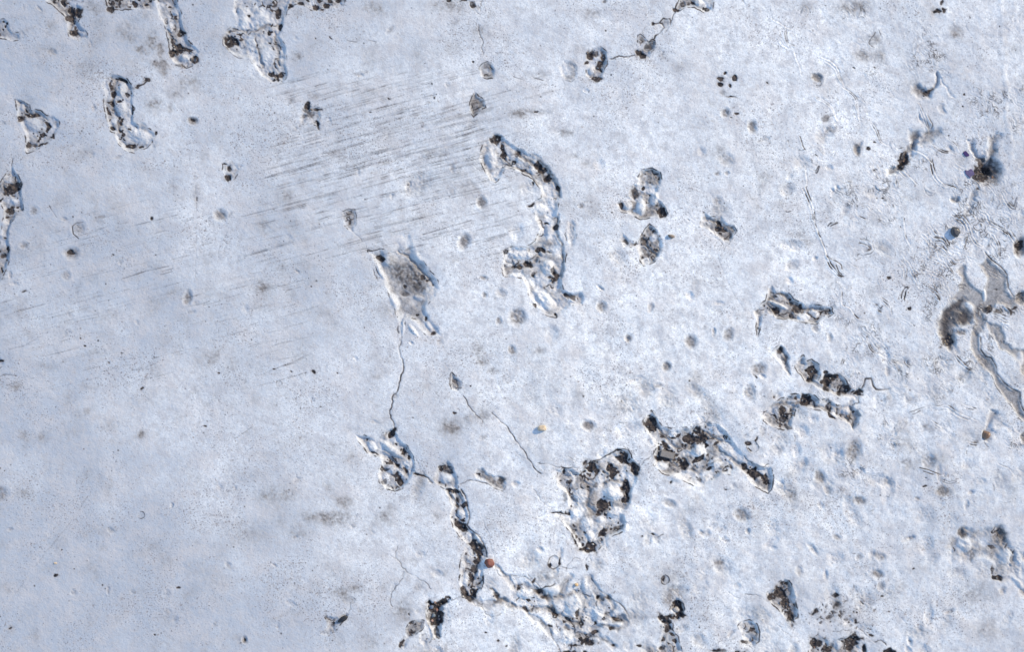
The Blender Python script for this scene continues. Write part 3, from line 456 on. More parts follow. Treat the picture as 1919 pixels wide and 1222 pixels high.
pit([(1205,787),(1212,775),(1222,771),(1232,785),(1240,798),(1255,802),(1272,805),(1290,802),(1298,795),(1310,799),(1325,791),(1345,793),(1360,806),(1372,820),(1382,836),(1395,850),(1408,865),(1425,872),(1445,875),(1451,895),(1447,920),(1440,927),(1420,915),(1404,902),(1395,890),(1385,880),(1370,890),(1355,888),(1340,900),(1322,912),(1303,912),(1285,905),(1265,893),(1240,888),(1226,872),(1224,852),(1230,838),(1218,818),(1208,805)],
    B+'largest stony wound, running right with a squared grey stone',10,edge=6,lump=3.2,dirt=.32,spots=.2,
    bp=[(1310,848,16,15,8),(1262,812,9,8,4),(1345,805,18,12,4,20),(1365,840,16,16,4),(1340,870,14,10,5),(1285,825,8,8,3),(1272,895,20,8,4),(1240,875,12,8,3),(1225,825,6,10,3),(1395,865,9,8,4),(1428,875,12,5,5),(1290,880,8,8,3)],
    dk=[(1219,793,11,13,0,1,3.5),(1224,806,10,5,0,1,2),(1307,806,8,8,0,1,3.5),(1302,825,20,10,5,1,2.5,False,0),(1318,820,10,9,0,1,3),(1250,854,21,13,15,1,4,True,0),(1246,837,6,8,0,.9),(1282,870,9,8,0,.9),(1258,873,9,5,0,.6),(1310,862,14,5,-35,1),(1302,880,8,7,0,.5),(1310,898,6,5,0,.5),(1262,820,7,3,0,.8),(1394,874,5,6,0,.8),(1415,890,14,9,35,1,3),(1435,903,12,10,45,1,3.5),(1342,832,8,4,-20,.8),(1333,878,8,3,-25,.9),(1257,903,6,3,0,.8),(1360,917,5,2.5),(1370,875,5,4,0,.6),(1339,802,1.5,5,0,.01)])
stroke([(1296,806),(1312,795),(1325,790),(1345,792),(1360,806)],1.1,.5,1,'thin crack arching over the stony wound'); stroke([(1230,778),(1225,770),(1205,776),(1185,790),(1160,792)],1,.45); stroke([(1165,810),(1182,818),(1196,830)],1,.3)
stroke([(1395,855),(1410,870),(1425,875),(1440,870)],1.4,.7)
ringpit(1410,838,11,.6,2,'small hollow with a black broken rim'); dark(1404,832,6,4,0,.9,1.5,False); dark(1418,826,3,7,10,.9,1.5,False); dark(1404,842,4,3,0,.9,1,False); stroke([(1398,822),(1403,812),(1418,803)],1,.5)
pit([(1430,790),(1432,772),(1441,766),(1452,754),(1462,748),(1478,740),(1492,738),(1502,742),(1515,736),(1528,742),(1536,752),(1548,748),(1560,752),(1570,760),(1590,756),(1606,765),(1613,778),(1610,795),(1598,809),(1588,795),(1572,782),(1552,772),(1532,768),(1515,764),(1502,760),(1492,768),(1488,785),(1484,800),(1470,806),(1450,803),(1440,798)],
    B+'ragged lower row of a fish bone shape',7,lump=3,dirt=.3,spots=.1,dk=[(1511,752,9,11,0,1,3.5),(1466,772,7,11,-20,.9),(1472,786,9,8,20,.8),(1556,760,5,12,-10,.7),(1560,778,9,3,35,.9),(1572,768,4,7,0,.6),(1598,778,11,11,0,.4),(1450,745,6,3,-20,.7),(1478,800,9,4,20,.6),(1590,790,14,2,50,.5)],bp=[(1538,758,11,8,4),(1585,770,9,7,4),(1485,755,9,7,3)])
pit([(1450,655),(1462,647),(1474,655),(1482,672),(1479,690),(1483,705),(1470,695),(1458,680),(1450,668)],B+'slanting thumb at the top left of the fish bone shape',7,lump=1.6,dirt=.35,spots=0,dk=[(1462,660,8,7,0,.7),(1470,672,5,9,-20,.5)])
pit([(1490,688),(1493,675),(1506,665),(1508,678),(1522,674),(1534,682),(1538,698),(1534,714),(1522,722),(1512,718),(1500,705)],B+'deep dark pocket in the middle of the fish bone shape',9,lump=1.6,dirt=.4,spots=0,dk=[(1520,696,12,15,10,.95,3),(1500,678,6,8,30,.35)])
pit([(1538,712),(1541,696),(1550,700),(1562,704),(1575,700),(1585,712),(1592,728),(1606,727),(1618,732),(1612,745),(1605,752),(1590,746),(1575,745),(1560,738),(1545,728)],B+'brown edged pocket on the right of the fish bone shape',8,lump=2,dirt=.35,spots=.1,dk=[(1556,712,14,9,0,1,3),(1568,706,9,6,0,1),(1582,728,9,8,20,.8),(1608,737,9,5,10,.9),(1547,697,7,2.5,30,1),(1575,738,5,5,0,.6),(1548,727,4,6,0,.7)])
stroke([(1612,732),(1619,722),(1622,710),(1632,709),(1636,722),(1642,730),(1666,729)],2.2,.75,2,'star shaped crack at the right tip of the fish bone shape',fr=.05); stroke([(1608,742),(1610,755),(1598,760)],1.6,.7,1.5)
pit([(1437,542),(1446,535),(1455,544),(1475,547),(1487,560),(1510,570),(1535,572),(1560,575),(1562,588),(1548,594),(1532,608),(1515,606),(1495,605),(1475,598),(1455,595),(1438,588),(1430,596),(1426,615),(1420,636),(1416,600),(1410,582),(1422,572),(1434,562)],
    B+'lizard shaped with a white bar along its back, right of centre',8,lump=2,dirt=.4,spots=.05,bp=[(1458,571,4,22,7,-65),(1506,595,13,8,7),(1530,590,7,6,3),(1524,584,8,6,3)],dk=[(1452,582,6,16,-65,.9,3),(1446,552,8,6,0,.5),(1494,580,12,8,20,.7),(1482,572,6,5,0,.6),(1485,592,5,8,0,.7),(1480,562,3,3),(1550,582,6,6,0,.35),(1420,585,6,8,0,.4)])
stroke([(1343,470),(1348,490),(1362,525),(1378,555),(1392,578)],1,.28,fr=.04)
for P, wd in (([(1002,290),(1018,305),(1032,325),(1044,345),(1048,368)],5),([(1046,400),(1044,430),(1052,455),(1055,490),(1050,520)],3.5),([(945,300),(958,312),(980,318),(996,332),(1008,345)],3),([(965,285),(985,300),(1005,312),(1024,335)],4),
              ([(950,505),(975,500),(995,495),(1012,478)],4),([(1190,350),(1185,365),(1200,362),(1218,368)],4),([(1205,440),(1212,455),(1225,470),(1232,478)],4),([(1055,882),(1070,900),(1065,925),(1080,940)],3.5),([(1090,900),(1105,920),(1100,950),(1115,965),(1135,960)],4),([(1135,905),(1150,900),(1165,905),(1170,925)],4),
              ([(1230,800),(1250,820),(1262,835),(1280,840),(1300,838)],4),([(1270,865),(1290,880),(1310,885),(1330,870),(1350,865)],4.5),([(1340,835),(1365,855),(1385,870),(1400,885)],4),([(1325,812),(1345,825),(1370,830)],3),([(840,925),(855,945),(858,965),(862,985)],3.5),([(885,1005),(890,1030),(898,1050),(890,1075),(880,1100)],4),
              ([(425,60),(450,55),(475,60),(500,48),(520,45)],3),([(478,70),(488,100),(490,125)],3),([(515,60),(520,90),(522,120)],3),([(312,55),(325,75),(328,95),(345,95)],3.5),([(130,15),(140,30),(135,48)],4),([(1445,760),(1475,755),(1500,755),(1530,760),(1555,772)],3.5),([(1465,655),(1475,680),(1478,700)],4),([(1515,715),(1540,725),(1565,735),(1590,735)],3.5),
              ([(1440,560),(1465,550),(1485,570),(1510,580),(1540,580)],4),([(1440,575),(1465,592),(1490,598)],3),([(215,150),(212,170),(208,195),(220,220),(225,245)],4),([(1290,410),(1293,411)],1),([(1325,410),(1345,415),(1362,432)],3.5),([(745,470),(768,485),(790,508),(812,535)],3),([(735,860),(748,880),(762,890)],4)):
    crevice(P, wd, 2.2, .42, .5)
# ---- soft grey dimples with labels
for a in [(970,594,17,17,4,.5,20,'grey gritty dimple under the long branching hole'),(1128,575,9,11,2.8,.45,0,'small oval dimple right of the long hole toe'),(1180,632,9,8,2,.45,0,'blurred dimple above the smooth central field'),
 (1295,640,12,14,3.4,.55,-30,'dark pear shaped dimple'),(1249,688,8,10,3,.6,10,'small round brown dimple in the smooth field'),(1365,626,10,13,2.2,.4,25,'soft slanted dimple left of the lizard shaped hole'),(1338,622,4,8,1.6,.35,0,None),
 (1422,692,15,13,3,.4,20,'pale shell like dimple with a black point'),(1405,735,11,17,2.6,.3,-5,'pale upright oval dimple of small pebbles'),(1103,798,13,10,3.2,.6,10,'gritty dimple right of the yellow pebble'),
 (1219,576,6,9,1.8,.3,0,None),(960,656,8,9,1.6,.55,0,'brown smudged dimple in the centre'),(1235,722,9,6,1.4,.25,0,None),(1600,846,15,22,3.2,.5,10,'large gritty oval dimple in the lower right'),
 (1537,893,10,14,3.2,.45,-20,'smooth brown dimple, upper of a pair'),(1552,920,8,10,2.6,.35,-30,'smooth brown dimple, lower of a pair'),(1610,938,13,9,2.8,.5,20,'dusky dimple right of the brown pair'),(1391,965,17,13,3.4,.45,35,'wide dimple with a shadowed notch'),
 (1530,616,8,8,2,.35,0,None),(1555,634,5,9,1.8,.3,0,None),(1255,945,14,8,2,.3,20,None),(1645,1078,11,10,2.4,.5,30,'dark blotchy dimple, lower right'),(1652,1098,8,9,1.8,.35,0,None),(1610,1044,7,7,1.4,.3,0,None),
 (1648,1044,12,8,2,.3,30,None),(1568,1007,8,6,1.6,.35,0,None),(1498,1070,7,11,1.8,.25,0,None),(1350,393,18,14,1.2,.22,0,None),(1345,375,9,9,1.2,.25,0,None),(1090,385,6,6,1,.35,0,None),(1100,170,6,4,1,.01,0,None),
 (905,820,9,7,1,.2,0,None),(940,548,10,8,2,.2,0,None),(905,520,8,5,1.6,.4,0,None),(908,552,6,6,1.4,.4,0,None),(935,600,6,8,1.4,.4,0,None),(1350,1055,9,6,1,.3,0,None),(1766,920,14,9,2,.4,0,None),(1718,935,5,4,1,.5,0,None),
 (1345,325,6,5,1.2,.35,0,None),(1362,325,4,4,1.2,.4,0,None),(1405,740,5,5,.3,.1,0,None),(1470,655,4,4,.1,.01,0,None)]:
    dent(a[0],a[1],a[2],a[3],a[4],a[5],a[6],a[7],part=a[7] is not None or a[2] > 7)
stroke([(1412,702),(1418,708)],2.2,.9,1,part=False); stroke([(1415,712),(1420,735),(1416,750)],1,.35); stroke([(1395,975),(1412,968),(1422,962)],1.1,.45)
ringpit(1780,729,6.5,.5,.3,'small raised ring on the right'); ringpit(265,966,6.5,.7,.8,'small dark ring, lower left'); ringpit(562,825,12,.3,.4,'faint round outline, lower left centre'); ringpit(523,718,5,.7,.8,'small white blister at the end of a scratch'); dent(458,1200,6,7,3,.5,0,'tiny black pinhole near the bottom left'); dark(459,1199,4,5,0,1,2,False); dark(450,1204,4,3,0,.6,1,False)
# ---- wrinkled skin on the right
WR = [([(1508,315),(1510,345),(1506,350),(1514,370),(1522,395),(1525,420),(1533,437)],2,4.5,.8,1.4),([(1533,437),(1543,458),(1550,482)],1,3,1,2),([(1550,482),(1558,500),(1572,517),(1580,520)],2,4,.7,1.2),([(1552,483),(1565,489),(1575,496),(1577,504)],1,4,.5,.8),([(1566,497),(1571,508),(1577,514)],1,4,.5,.8),([(1555,483),(1580,488),(1605,500)],1,3,.35,.6),
([(1447,35),(1470,48),(1482,54)],1,3,.3,1),([(1472,52),(1475,80),(1488,86)],2,3,.4,1),([(1460,60),(1465,82),(1485,92)],3,3.5,.3,.8),([(1488,98),(1498,125),(1502,140)],1,3,.2,1.2),([(1540,108),(1563,122),(1573,145),(1580,160)],2,4,.35,1.3),([(1580,165),(1600,178),(1606,200),(1610,225)],2,3,.35,1.2),([(1530,182),(1555,198),(1568,225)],2,3,.3,1.2),
([(1632,228),(1643,245),(1650,265),(1662,273)],2,3.5,.45,1),([(1672,270),(1680,280),(1692,278)],2,3,.45,1.2),([(1722,195),(1728,210),(1735,230),(1740,245)],2,4,.4,1.3),([(1738,215),(1746,235),(1735,250),(1725,255)],1,3,.45,1.4),([(1748,272),(1765,283),(1790,290)],2,3,.5,1),([(1770,255),(1790,268),(1795,280)],2,3,.45,.9),([(1720,283),(1735,292),(1745,305)],1,3,.5,1.5),
([(1520,300),(1527,290),(1535,298),(1530,308),(1521,304),(1527,296)],1,3,.6,.6),([(1535,300),(1550,304),(1562,300),(1567,290)],2,4,.4,.8),([(1518,318),(1530,324),(1537,312)],3,3,.5,.8),([(1521,272),(1535,278),(1545,292)],2,5,.3,.7),([(1476,262),(1480,275),(1492,278)],1,3,.5,.5),([(1500,255),(1505,275),(1508,280)],1,3,.45,1),
([(1524,158),(1535,160),(1545,147)],3,4,.45,1),([(1555,166),(1556,180)],1,3,.7,.8),([(1660,167),(1678,186)],2,5,.4,.6),
([(1675,308),(1700,330),(1716,345)],2,5,.3,1.2),([(1745,300),(1752,330),(1765,345),(1790,353)],2,5,.65,1.3),([(1790,308),(1802,318),(1810,316)],3,3.5,.5,.8),([(1755,335),(1770,348)],2,4,.5,.8),
([(1775,415),(1792,409),(1806,418),(1811,440),(1806,462)],2,5,.45,1.2),([(1785,406),(1805,408),(1816,425),(1822,445),(1835,460),(1855,463)],2,5,.45,1.3),([(1741,425),(1750,442),(1765,446),(1775,458)],3,5,.5,1.1),([(1752,455),(1765,460),(1776,475)],3,5,.4,1),([(1728,438),(1750,460),(1775,472)],2,6,.2,1),
([(1838,395),(1850,402),(1858,420),(1878,430),(1892,442)],2,5,.55,1.1),([(1892,432),(1905,455),(1918,460)],2,6,.4,.9),([(1845,447),(1856,437),(1866,448),(1871,460),(1872,480)],2,4,.5,1.2),([(1878,362),(1890,382),(1902,390),(1908,370)],2,5,.45,1),([(1872,375),(1890,378),(1900,390)],2,5,.35,.9),([(1850,340),(1862,360),(1856,380)],2,4,.3,1),([(1868,395),(1890,405),(1895,420)],3,5,.3,.8),
([(1694,410),(1697,440),(1705,460)],1,3,.6,1.4),([(1611,452),(1624,458),(1630,466),(1612,474)],4,4.5,.4,.9),([(1607,473),(1628,470)],3,4,.5,.8),([(1688,490),(1694,505),(1693,525)],3,4,.4,.9),([(1765,482),(1780,485),(1790,495),(1812,487)],3,5,.45,1),([(1740,483),(1765,495),(1782,510)],3,5,.35,1),([(1740,510),(1765,520),(1772,530)],2,5,.35,.8),([(1700,490),(1712,515),(1722,540)],2,5,.25,1.1),
([(1578,548),(1578,570),(1592,577),(1603,592),(1614,599)],1,3,.8,1.4),([(1606,385),(1605,402),(1620,410)],1,3,.55,1),([(1610,388),(1625,386),(1632,395)],3,4,.25,.7),([(1552,425),(1558,420),(1570,418)],2,4,.55,1),([(1583,441),(1594,443)],2,3,.4,.7),([(1652,560),(1665,572),(1670,590)],2,4,.45,1),([(1640,572),(1650,585),(1655,575)],3,3.5,.5,.8),([(1692,560),(1697,545),(1703,540)],2,6,.6,.9),([(1742,540),(1754,548),(1760,562)],2,4,.5,1),([(1685,597),(1700,603),(1712,612)],2,4,.5,.8),
([(1625,632),(1633,655),(1655,668)],2,3,.45,1.2),([(1632,632),(1645,652),(1665,668)],4,6,.22,.7),([(1685,635),(1700,628),(1705,618)],3,5,.4,.7),([(1792,668),(1808,688),(1822,696)],2,5,.55,1.1),([(1660,838),(1680,805),(1705,778),(1735,766)],2,7,.35,1),([(1750,766),(1775,766),(1795,780),(1830,792)],3,5,.45,1.2),([(1690,800),(1710,782)],5,5,.35,.8),([(1676,812),(1692,790)],5,5,.25,.7),
([(1805,760),(1815,765),(1827,768)],2,5,.55,1),([(1813,830),(1828,834),(1840,832)],2,4,.7,1.3),([(1813,836),(1810,850)],1,3,.5,.7),([(1722,878),(1740,885),(1760,892)],2,5,.5,.9),([(1747,790),(1765,805),(1775,815)],2,4,.5,1),([(1712,830),(1720,848)],2,4,.4,.8),([(1872,870),(1890,878),(1899,890)],1,3,.3,1),([(1762,900),(1780,905),(1800,900)],2,4,.3,1),
([(1610,178),(1618,190)],3,5,.2,.7),([(1705,118),(1712,130),(1720,150)],3,6,.12,.5),([(1640,60),(1628,80),(1642,88),(1655,75),(1648,55)],1,3,.4,.6),([(1650,58),(1660,68),(1650,82)],2,4,.35,.6),([(1500,25),(1508,10),(1515,20),(1513,28)],1,3,.3,1),([(1602,105),(1612,96),(1624,98)],3,4,.3,.6)]
for P, n, g, s, h in WR: wrinkle(P, n, g, s, h, label=None)
for _ in range(60):    # small curling folds between them
    x, y = rng.uniform(1560, 1915), rng.uniform(330, 700)
    if rng.uniform() < 0.6: x = rng.uniform(1720, 1915)
    a = rng.uniform(0, 6.28); L = rng.uniform(5, 15); k = rng.normal()*0.6
    P = [(x, y)]
    for _i in range(4): a += k; P.append((P[-1][0]+L/2*math.cos(a), P[-1][1]+L/2*math.sin(a)))
    wrinkle(P, rng.integers(1, 4), rng.uniform(3, 5), rng.uniform(.12, .42), rng.uniform(.5, 1), part=False)
for _ in range(110):
    x, y = rng.uniform(1480, 1915), rng.uniform(0, 960)
    a = rng.uniform(0, 6.28); L = rng.uniform(3, 11); k = rng.normal()*0.7
    P = [(x, y)]
    for _i in range(3): a += k; P.append((P[-1][0]+L/2*math.cos(a), P[-1][1]+L/2*math.sin(a)))
    wrinkle(P, 1, 3, rng.uniform(.1, .4), rng.uniform(.4, .8), part=False)
H += 1.2*ss(9,0,np.abs(X-(1878+0.045*Y)-4*N30*2))*ss(330,280,Y)     # low vertical ridge by the right edge
# fingerprint like folds: level lines of a bent noise, only in patches
zr = ss(1470, 1600, X)*ss(1010, 880, Y)
nb = fbm(X+5*WX, Y*.8+5*WY, 62, 9, 3, .5); ph = nb*13.0; fr_ = np.abs(ph-np.round(ph))
pm = zr*ss(.04, .36, fbm(X, Y, 85, 2, 3)+.25*ss(1650, 1850, X)*ss(250, 400, Y)*ss(760, 640, Y)+.10*N30)
gm = np.hypot(*np.gradient(ph))+1e-3; dl = fr_/gm*CELL
H += pm*.5*np.cos(2*np.pi*ph)*np.clip(1.6-gm*1.2, 0, 1)
EXPO[:] = np.maximum(EXPO, pm*.62*np.exp(-(dl/1.2)**2)*np.clip(.4+1.6*N12, 0, 1)*(gm < .8))
H += zr*.9*np.abs(fbm(X+3*WX, Y+3*WY, 30, 4, 3))*2
# ---- right side channels and wet hollows
def channel(P, wd, dep, label=None, d=.5, dk=(), bp=(), soft=1.0, name='pit', wet=0, e=0.0):
    Q = spline(P, 6); xs=[p[0] for p in Q]; ys=[p[1] for p in Q]; w = win(min(xs)-wd*2.5,max(xs)+wd*2.5,min(ys)-wd*2.5,max(ys)+wd*2.5)
    dd,_ = seg_dist(X[w]+2.2*WX[w]+N6[w],Y[w]+2.2*WY[w]+K6[w],Q); r = dd/(wd*np.clip(.85+.9*N30[w]+.35*N12[w],.35,1.5))
    H[w] -= .9*dep*ss(1.35,0,r); DIRT[w] = np.clip(DIRT[w]+1.25*d*ss(1.2,.3,r+.3*N12[w])*np.clip(.75+1.3*N30[w],.25,1.2)*(.9+.2*N3[w]),0,1)
    if e: EXPO[w] = np.maximum(EXPO[w], e*ss(1.1,.05,r+.25*N30[w]+.1*N6[w]))
    if wet: WET[w] = np.maximum(WET[w], wet*ss(1.0,.5,r))
    k = new_part(name,label); ID[w] = np.where(r<1.0,k,ID[w])
    for a in bp: bump(*a)
    for a in dk: dark(*a)
channel([(1716,164),(1724,172),(1738,177),(1750,164),(1755,150),(1755,136)],9,8,'curved brown hollow like a hook, upper right',.55,e=.25,dk=[(1739,174,12,6,-30,.85),(1727,172,6,5,0,.4)])
channel([(1757,140),(1765,155),(1780,172),(1788,182)],5,2,'smooth groove trailing from the brown hook',.05); channel([(1762,195),(1765,210)],5,3,None,.25)
dent(1532,145,10,8,3.5,.5,0,'small shadowed dimple by the wrinkles'); dent(1605,281,6,9,3.5,.6,-15,'tiny dark brown dimple, upper right'); dent(1555,242,9,8,1.2,.15)
pit([(1745,16),(1752,12),(1762,16),(1760,26),(1750,32)],'small black chip near the top right',4,dk=[(1754,19,8,6,0,1,2,False,0),(1770,19,4,4,0,.9,1,False),(1764,5,3,5,0,.8,1,False)],spots=0)
channel([(1668,320),(1685,312),(1700,292),(1710,275),(1713,255)],13,9,'deep brown channel running down to a gritty pocket',.7,e=.4,dk=[(1693,300,9,17,20,.85),(1688,311,9,9,0,.8),(1706,276,6,9,30,.4)]); channel([(1710,272),(1725,266),(1745,252),(1755,250)],10,7,'branch of the deep brown channel',.5,e=.15,bp=[])
channel([(1722,215),(1735,235),(1745,245)],5,3,None,.15)
channel([(1818,268),(1828,285),(1840,305),(1850,325)],12,8,'left arm of a brown forked hollow, upper right',.5,e=.25); channel([(1862,258),(1858,280),(1853,300),(1850,322)],11,9,'right arm of a brown forked hollow, upper right',.6,e=.3)
dent(1855,322,24,26,11,.85,20,'deep brown bowl at the foot of the forked hollow',name='pit'); dark(1842,326,16,24,10,.85,1.5); dark(1858,318,13,20,0,.55,1,True); dark(1840,300,9,7,0,.6)
for a in ((1790,375,8,7,3,.35,0),(1912,462,13,20,8,.9,0),(1914,556,10,12,5,.8,0),(1825,365,7,10,3,.25,20)): dent(*a)
dark(1912,458,8,8); dark(1908,470,3,6,0,.6); channel([(1820,375),(1815,390),(1810,398)],7,4,None,.3)
channel([(1560,355),(1566,362),(1572,352)],7,4,'small wedge shaped dimple among the wrinkles',.45); channel([(1638,352),(1648,357)],5,3,None,.4); channel([(1785,372),(1790,378),(1796,370)],5,4,None,.4)
# wet brown run off in the low ground
pit([(1778,560),(1795,545),(1800,520),(1793,505),(1800,495),(1812,492),(1812,512),(1818,528),(1830,540),(1842,545),(1848,525),(1838,505),(1835,495),(1850,480),(1858,488),(1872,500),(1884,508),(1889,520),(1888,545),(1895,555),(1908,553),(1925,548),(1960,560),(1960,585),(1925,575),(1905,572),(1895,580),(1880,575),(1868,572),(1860,585),(1850,580),(1845,592),(1850,605),(1842,622),(1830,632),(1822,625),(1826,605),(1820,590),(1822,575),(1808,568)],
    'shallow brown puddle bed with finger like inlets',3.4,edge=6,lump=.5,rough=.3,dirt=.45,line=.45,spots=0,lip=.5,wet=.5,flat=.82,dk=[(1848,579,10,7,0,.8,2,False),(1900,578,6,7,0,.8,2,False),(1870,585,7,6,0,.6,1,False),(1868,540,4,2,0,.9,1,False)],bp=[(1845,553,4,12,4)])
stroke([(1846,472),(1860,488),(1878,502),(1888,515),(1890,540),(1900,555),(1915,549)],1.7,.8,1.6,'dark shoreline of the brown puddle bed',fr=.05)
channel([(1800,565),(1782,582),(1775,600),(1770,620),(1776,645)],16,9,'deep brown wet hollow ending in a black pocket',.9,e=.6,dk=[(1776,640,11,12,0,.95,3),(1782,600,12,10,0,.35)],wet=.6)
dent(1806,594,14,17,3,.6,0,'twin brown wet bowl beside the deep hollow',name='pit'); w=win(1770,1830,570,620); WET[w]=np.maximum(WET[w],.6*ss(20,10,np.hypot(X[w]-1800,Y[w]-596))); EXPO[w]=np.maximum(EXPO[w],.6*ss(19,8,np.hypot((X[w]-1805)*1.15,Y[w]-595)))
w=win(1750,1850,560,640); r0=ell(w,1797,593,31,20,0,1.0); DIRT[w]=np.clip(DIRT[w]+.7*ss(1.2,.5,r0),0,1); EXPO[w]=np.maximum(EXPO[w],.42*ss(1.1,.5,r0+.2*N12[w])); H[w]-=2.5*ss(1.3,.4,r0); WET[w]=np.maximum(WET[w],.5*ss(1.1,.6,r0))
channel([(1790,612),(1786,640),(1795,660)],6,3,None,.1); dent(1802,622,12,6,3,.6,0,'small grey oval pool',name='pit')
pit([(1822,615),(1832,618),(1837,630),(1838,655),(1848,668),(1858,672),(1866,685),(1868,700),(1880,715),(1895,728),(1912,735),(1912,750),(1918,772),(1960,840),(1950,850),(1925,800),(1905,778),(1892,760),(1878,745),(1866,725),(1858,705),(1842,690),(1830,672),(1816,655),(1818,635)],
    'long grey brown run off tongue slanting to the right edge',3.6,edge=5,lump=.4,rough=.3,dirt=.55,line=.5,spots=0,lip=.7,wet=.5,flat=.82)
stroke([(1838,632),(1838,655),(1848,668),(1858,671),(1866,685),(1868,700),(1880,715),(1895,728),(1912,735),(1912,752),(1919,770)],1.9,.85,1.8,'black right hand shoreline of the long tongue',fr=.04)
pit([(1845,600),(1860,605),(1880,608),(1883,625),(1886,640),(1900,652),(1925,652),(1960,650),(1960,720),(1925,712),(1913,700),(1908,685),(1900,670),(1885,660),(1872,657),(1865,640),(1852,622)],
    'upper run off tongue beside the long one',3,edge=5,lump=.4,rough=.3,dirt=.5,line=.5,spots=0,lip=.6,wet=.5,flat=.82,bp=[(1912,672,8,14,3)])
pit([(1857,575),(1878,572),(1895,582),(1905,590),(1895,592),(1880,590),(1862,588)],'looped white fold beside the wet hollow',2.4,lump=1,dirt=.1,spots=0,line=.7)
for a in (([(1858,592),(1875,600),(1890,606),(1905,602)],3,4,.4,1.1),([(1862,580),(1880,577),(1895,585),(1890,592)],2,3.5,.6,1),([(1900,450),(1893,440)],1,3,.5,1)): wrinkle(*a)
channel([(1862,776),(1856,790),(1848,808),(1848,822)],8,7,'smooth slot with a rusty ball lodged in its end',.35); channel([(1868,790),(1885,798),(1895,808)],5,2,None,.1); stroke([(1845,825),(1852,838)],1.4,.5)
dent(1919,820,6,12,3,.6)
# lower right arched hollow
pit([(1768,1045),(1773,1020),(1786,1002),(1798,985),(1812,983),(1830,990),(1850,986),(1865,982),(1884,985),(1889,1005),(1895,1022),(1908,1030),(1930,1036),(1960,1040),(1960,1080),(1925,1076),(1912,1078),(1915,1095),(1935,1115),(1960,1150),(1930,1140),(1905,1108),(1888,1094),(1868,1092),(1856,1078),(1858,1058),(1850,1052),(1830,1050),(1822,1048),(1815,1058),(1800,1060),(1795,1052),(1785,1062)],
    'arched hollow with smooth white domes, lower right',6,edge=9,lump=1.8,dirt=.22,spots=0,lip=.4,line=.15,bp=[(1807,1022,16,16,8),(1885,1043,14,15,7),(1908,1048,8,14,6),(1845,1018,7,9,3),(1905,1090,6,20,4,-40)],hl=[(1845,1020,7,9,4),(1800,1030,6,10,2)],
    dk=[(1804,999,9,10,0,.45),(1875,1003,11,18,10,.45),(1868,1081,12,5,5,1,2.5),(1862,1068,4,9,0,.7),(1898,1050,5,8,0,.4),(1860,1028,9,3,10,.6),(1823,1045,4,9,10,.4),(1788,1015,7,7,0,.3)])
for a in ((1804,997,9,11,.5,.6,0),(1875,1003,13,18,1,.5,10)): dent(*a,part=False)
stroke([(1690,1160),(1700,1172),(1725,1182),(1745,1185)],1.3,.3,1.6,fr=.08)
smudge(1258,1082,30,24,.26)
# grain
H += 0.10*N3 + 0.10*vn(YR, XR, 4.6, 11)
# make the relief run out at the rim of the surveyed patch
edge_d = np.minimum(np.minimum(X-gx[0], gx[-1]-X), np.minimum(Y-gy[0], gy[-1]-Y))
H *= 0.72*ss(0, 26, edge_d); EXPO *= ss(2, 22, edge_d); DIRT *= ss(2, 22, edge_d)
def falloff(x, y):  # light falloff towards left, right and top, painted into the slab colour
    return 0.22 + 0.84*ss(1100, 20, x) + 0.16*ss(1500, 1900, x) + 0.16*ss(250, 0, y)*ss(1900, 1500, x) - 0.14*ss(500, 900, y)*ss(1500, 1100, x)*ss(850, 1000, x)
GREY = np.clip(falloff(X, Y) + (0.42*LOW + 0.36*MID + 0.16*N30)*ss(0, 60, edge_d), 0, 1)
#DATA_END

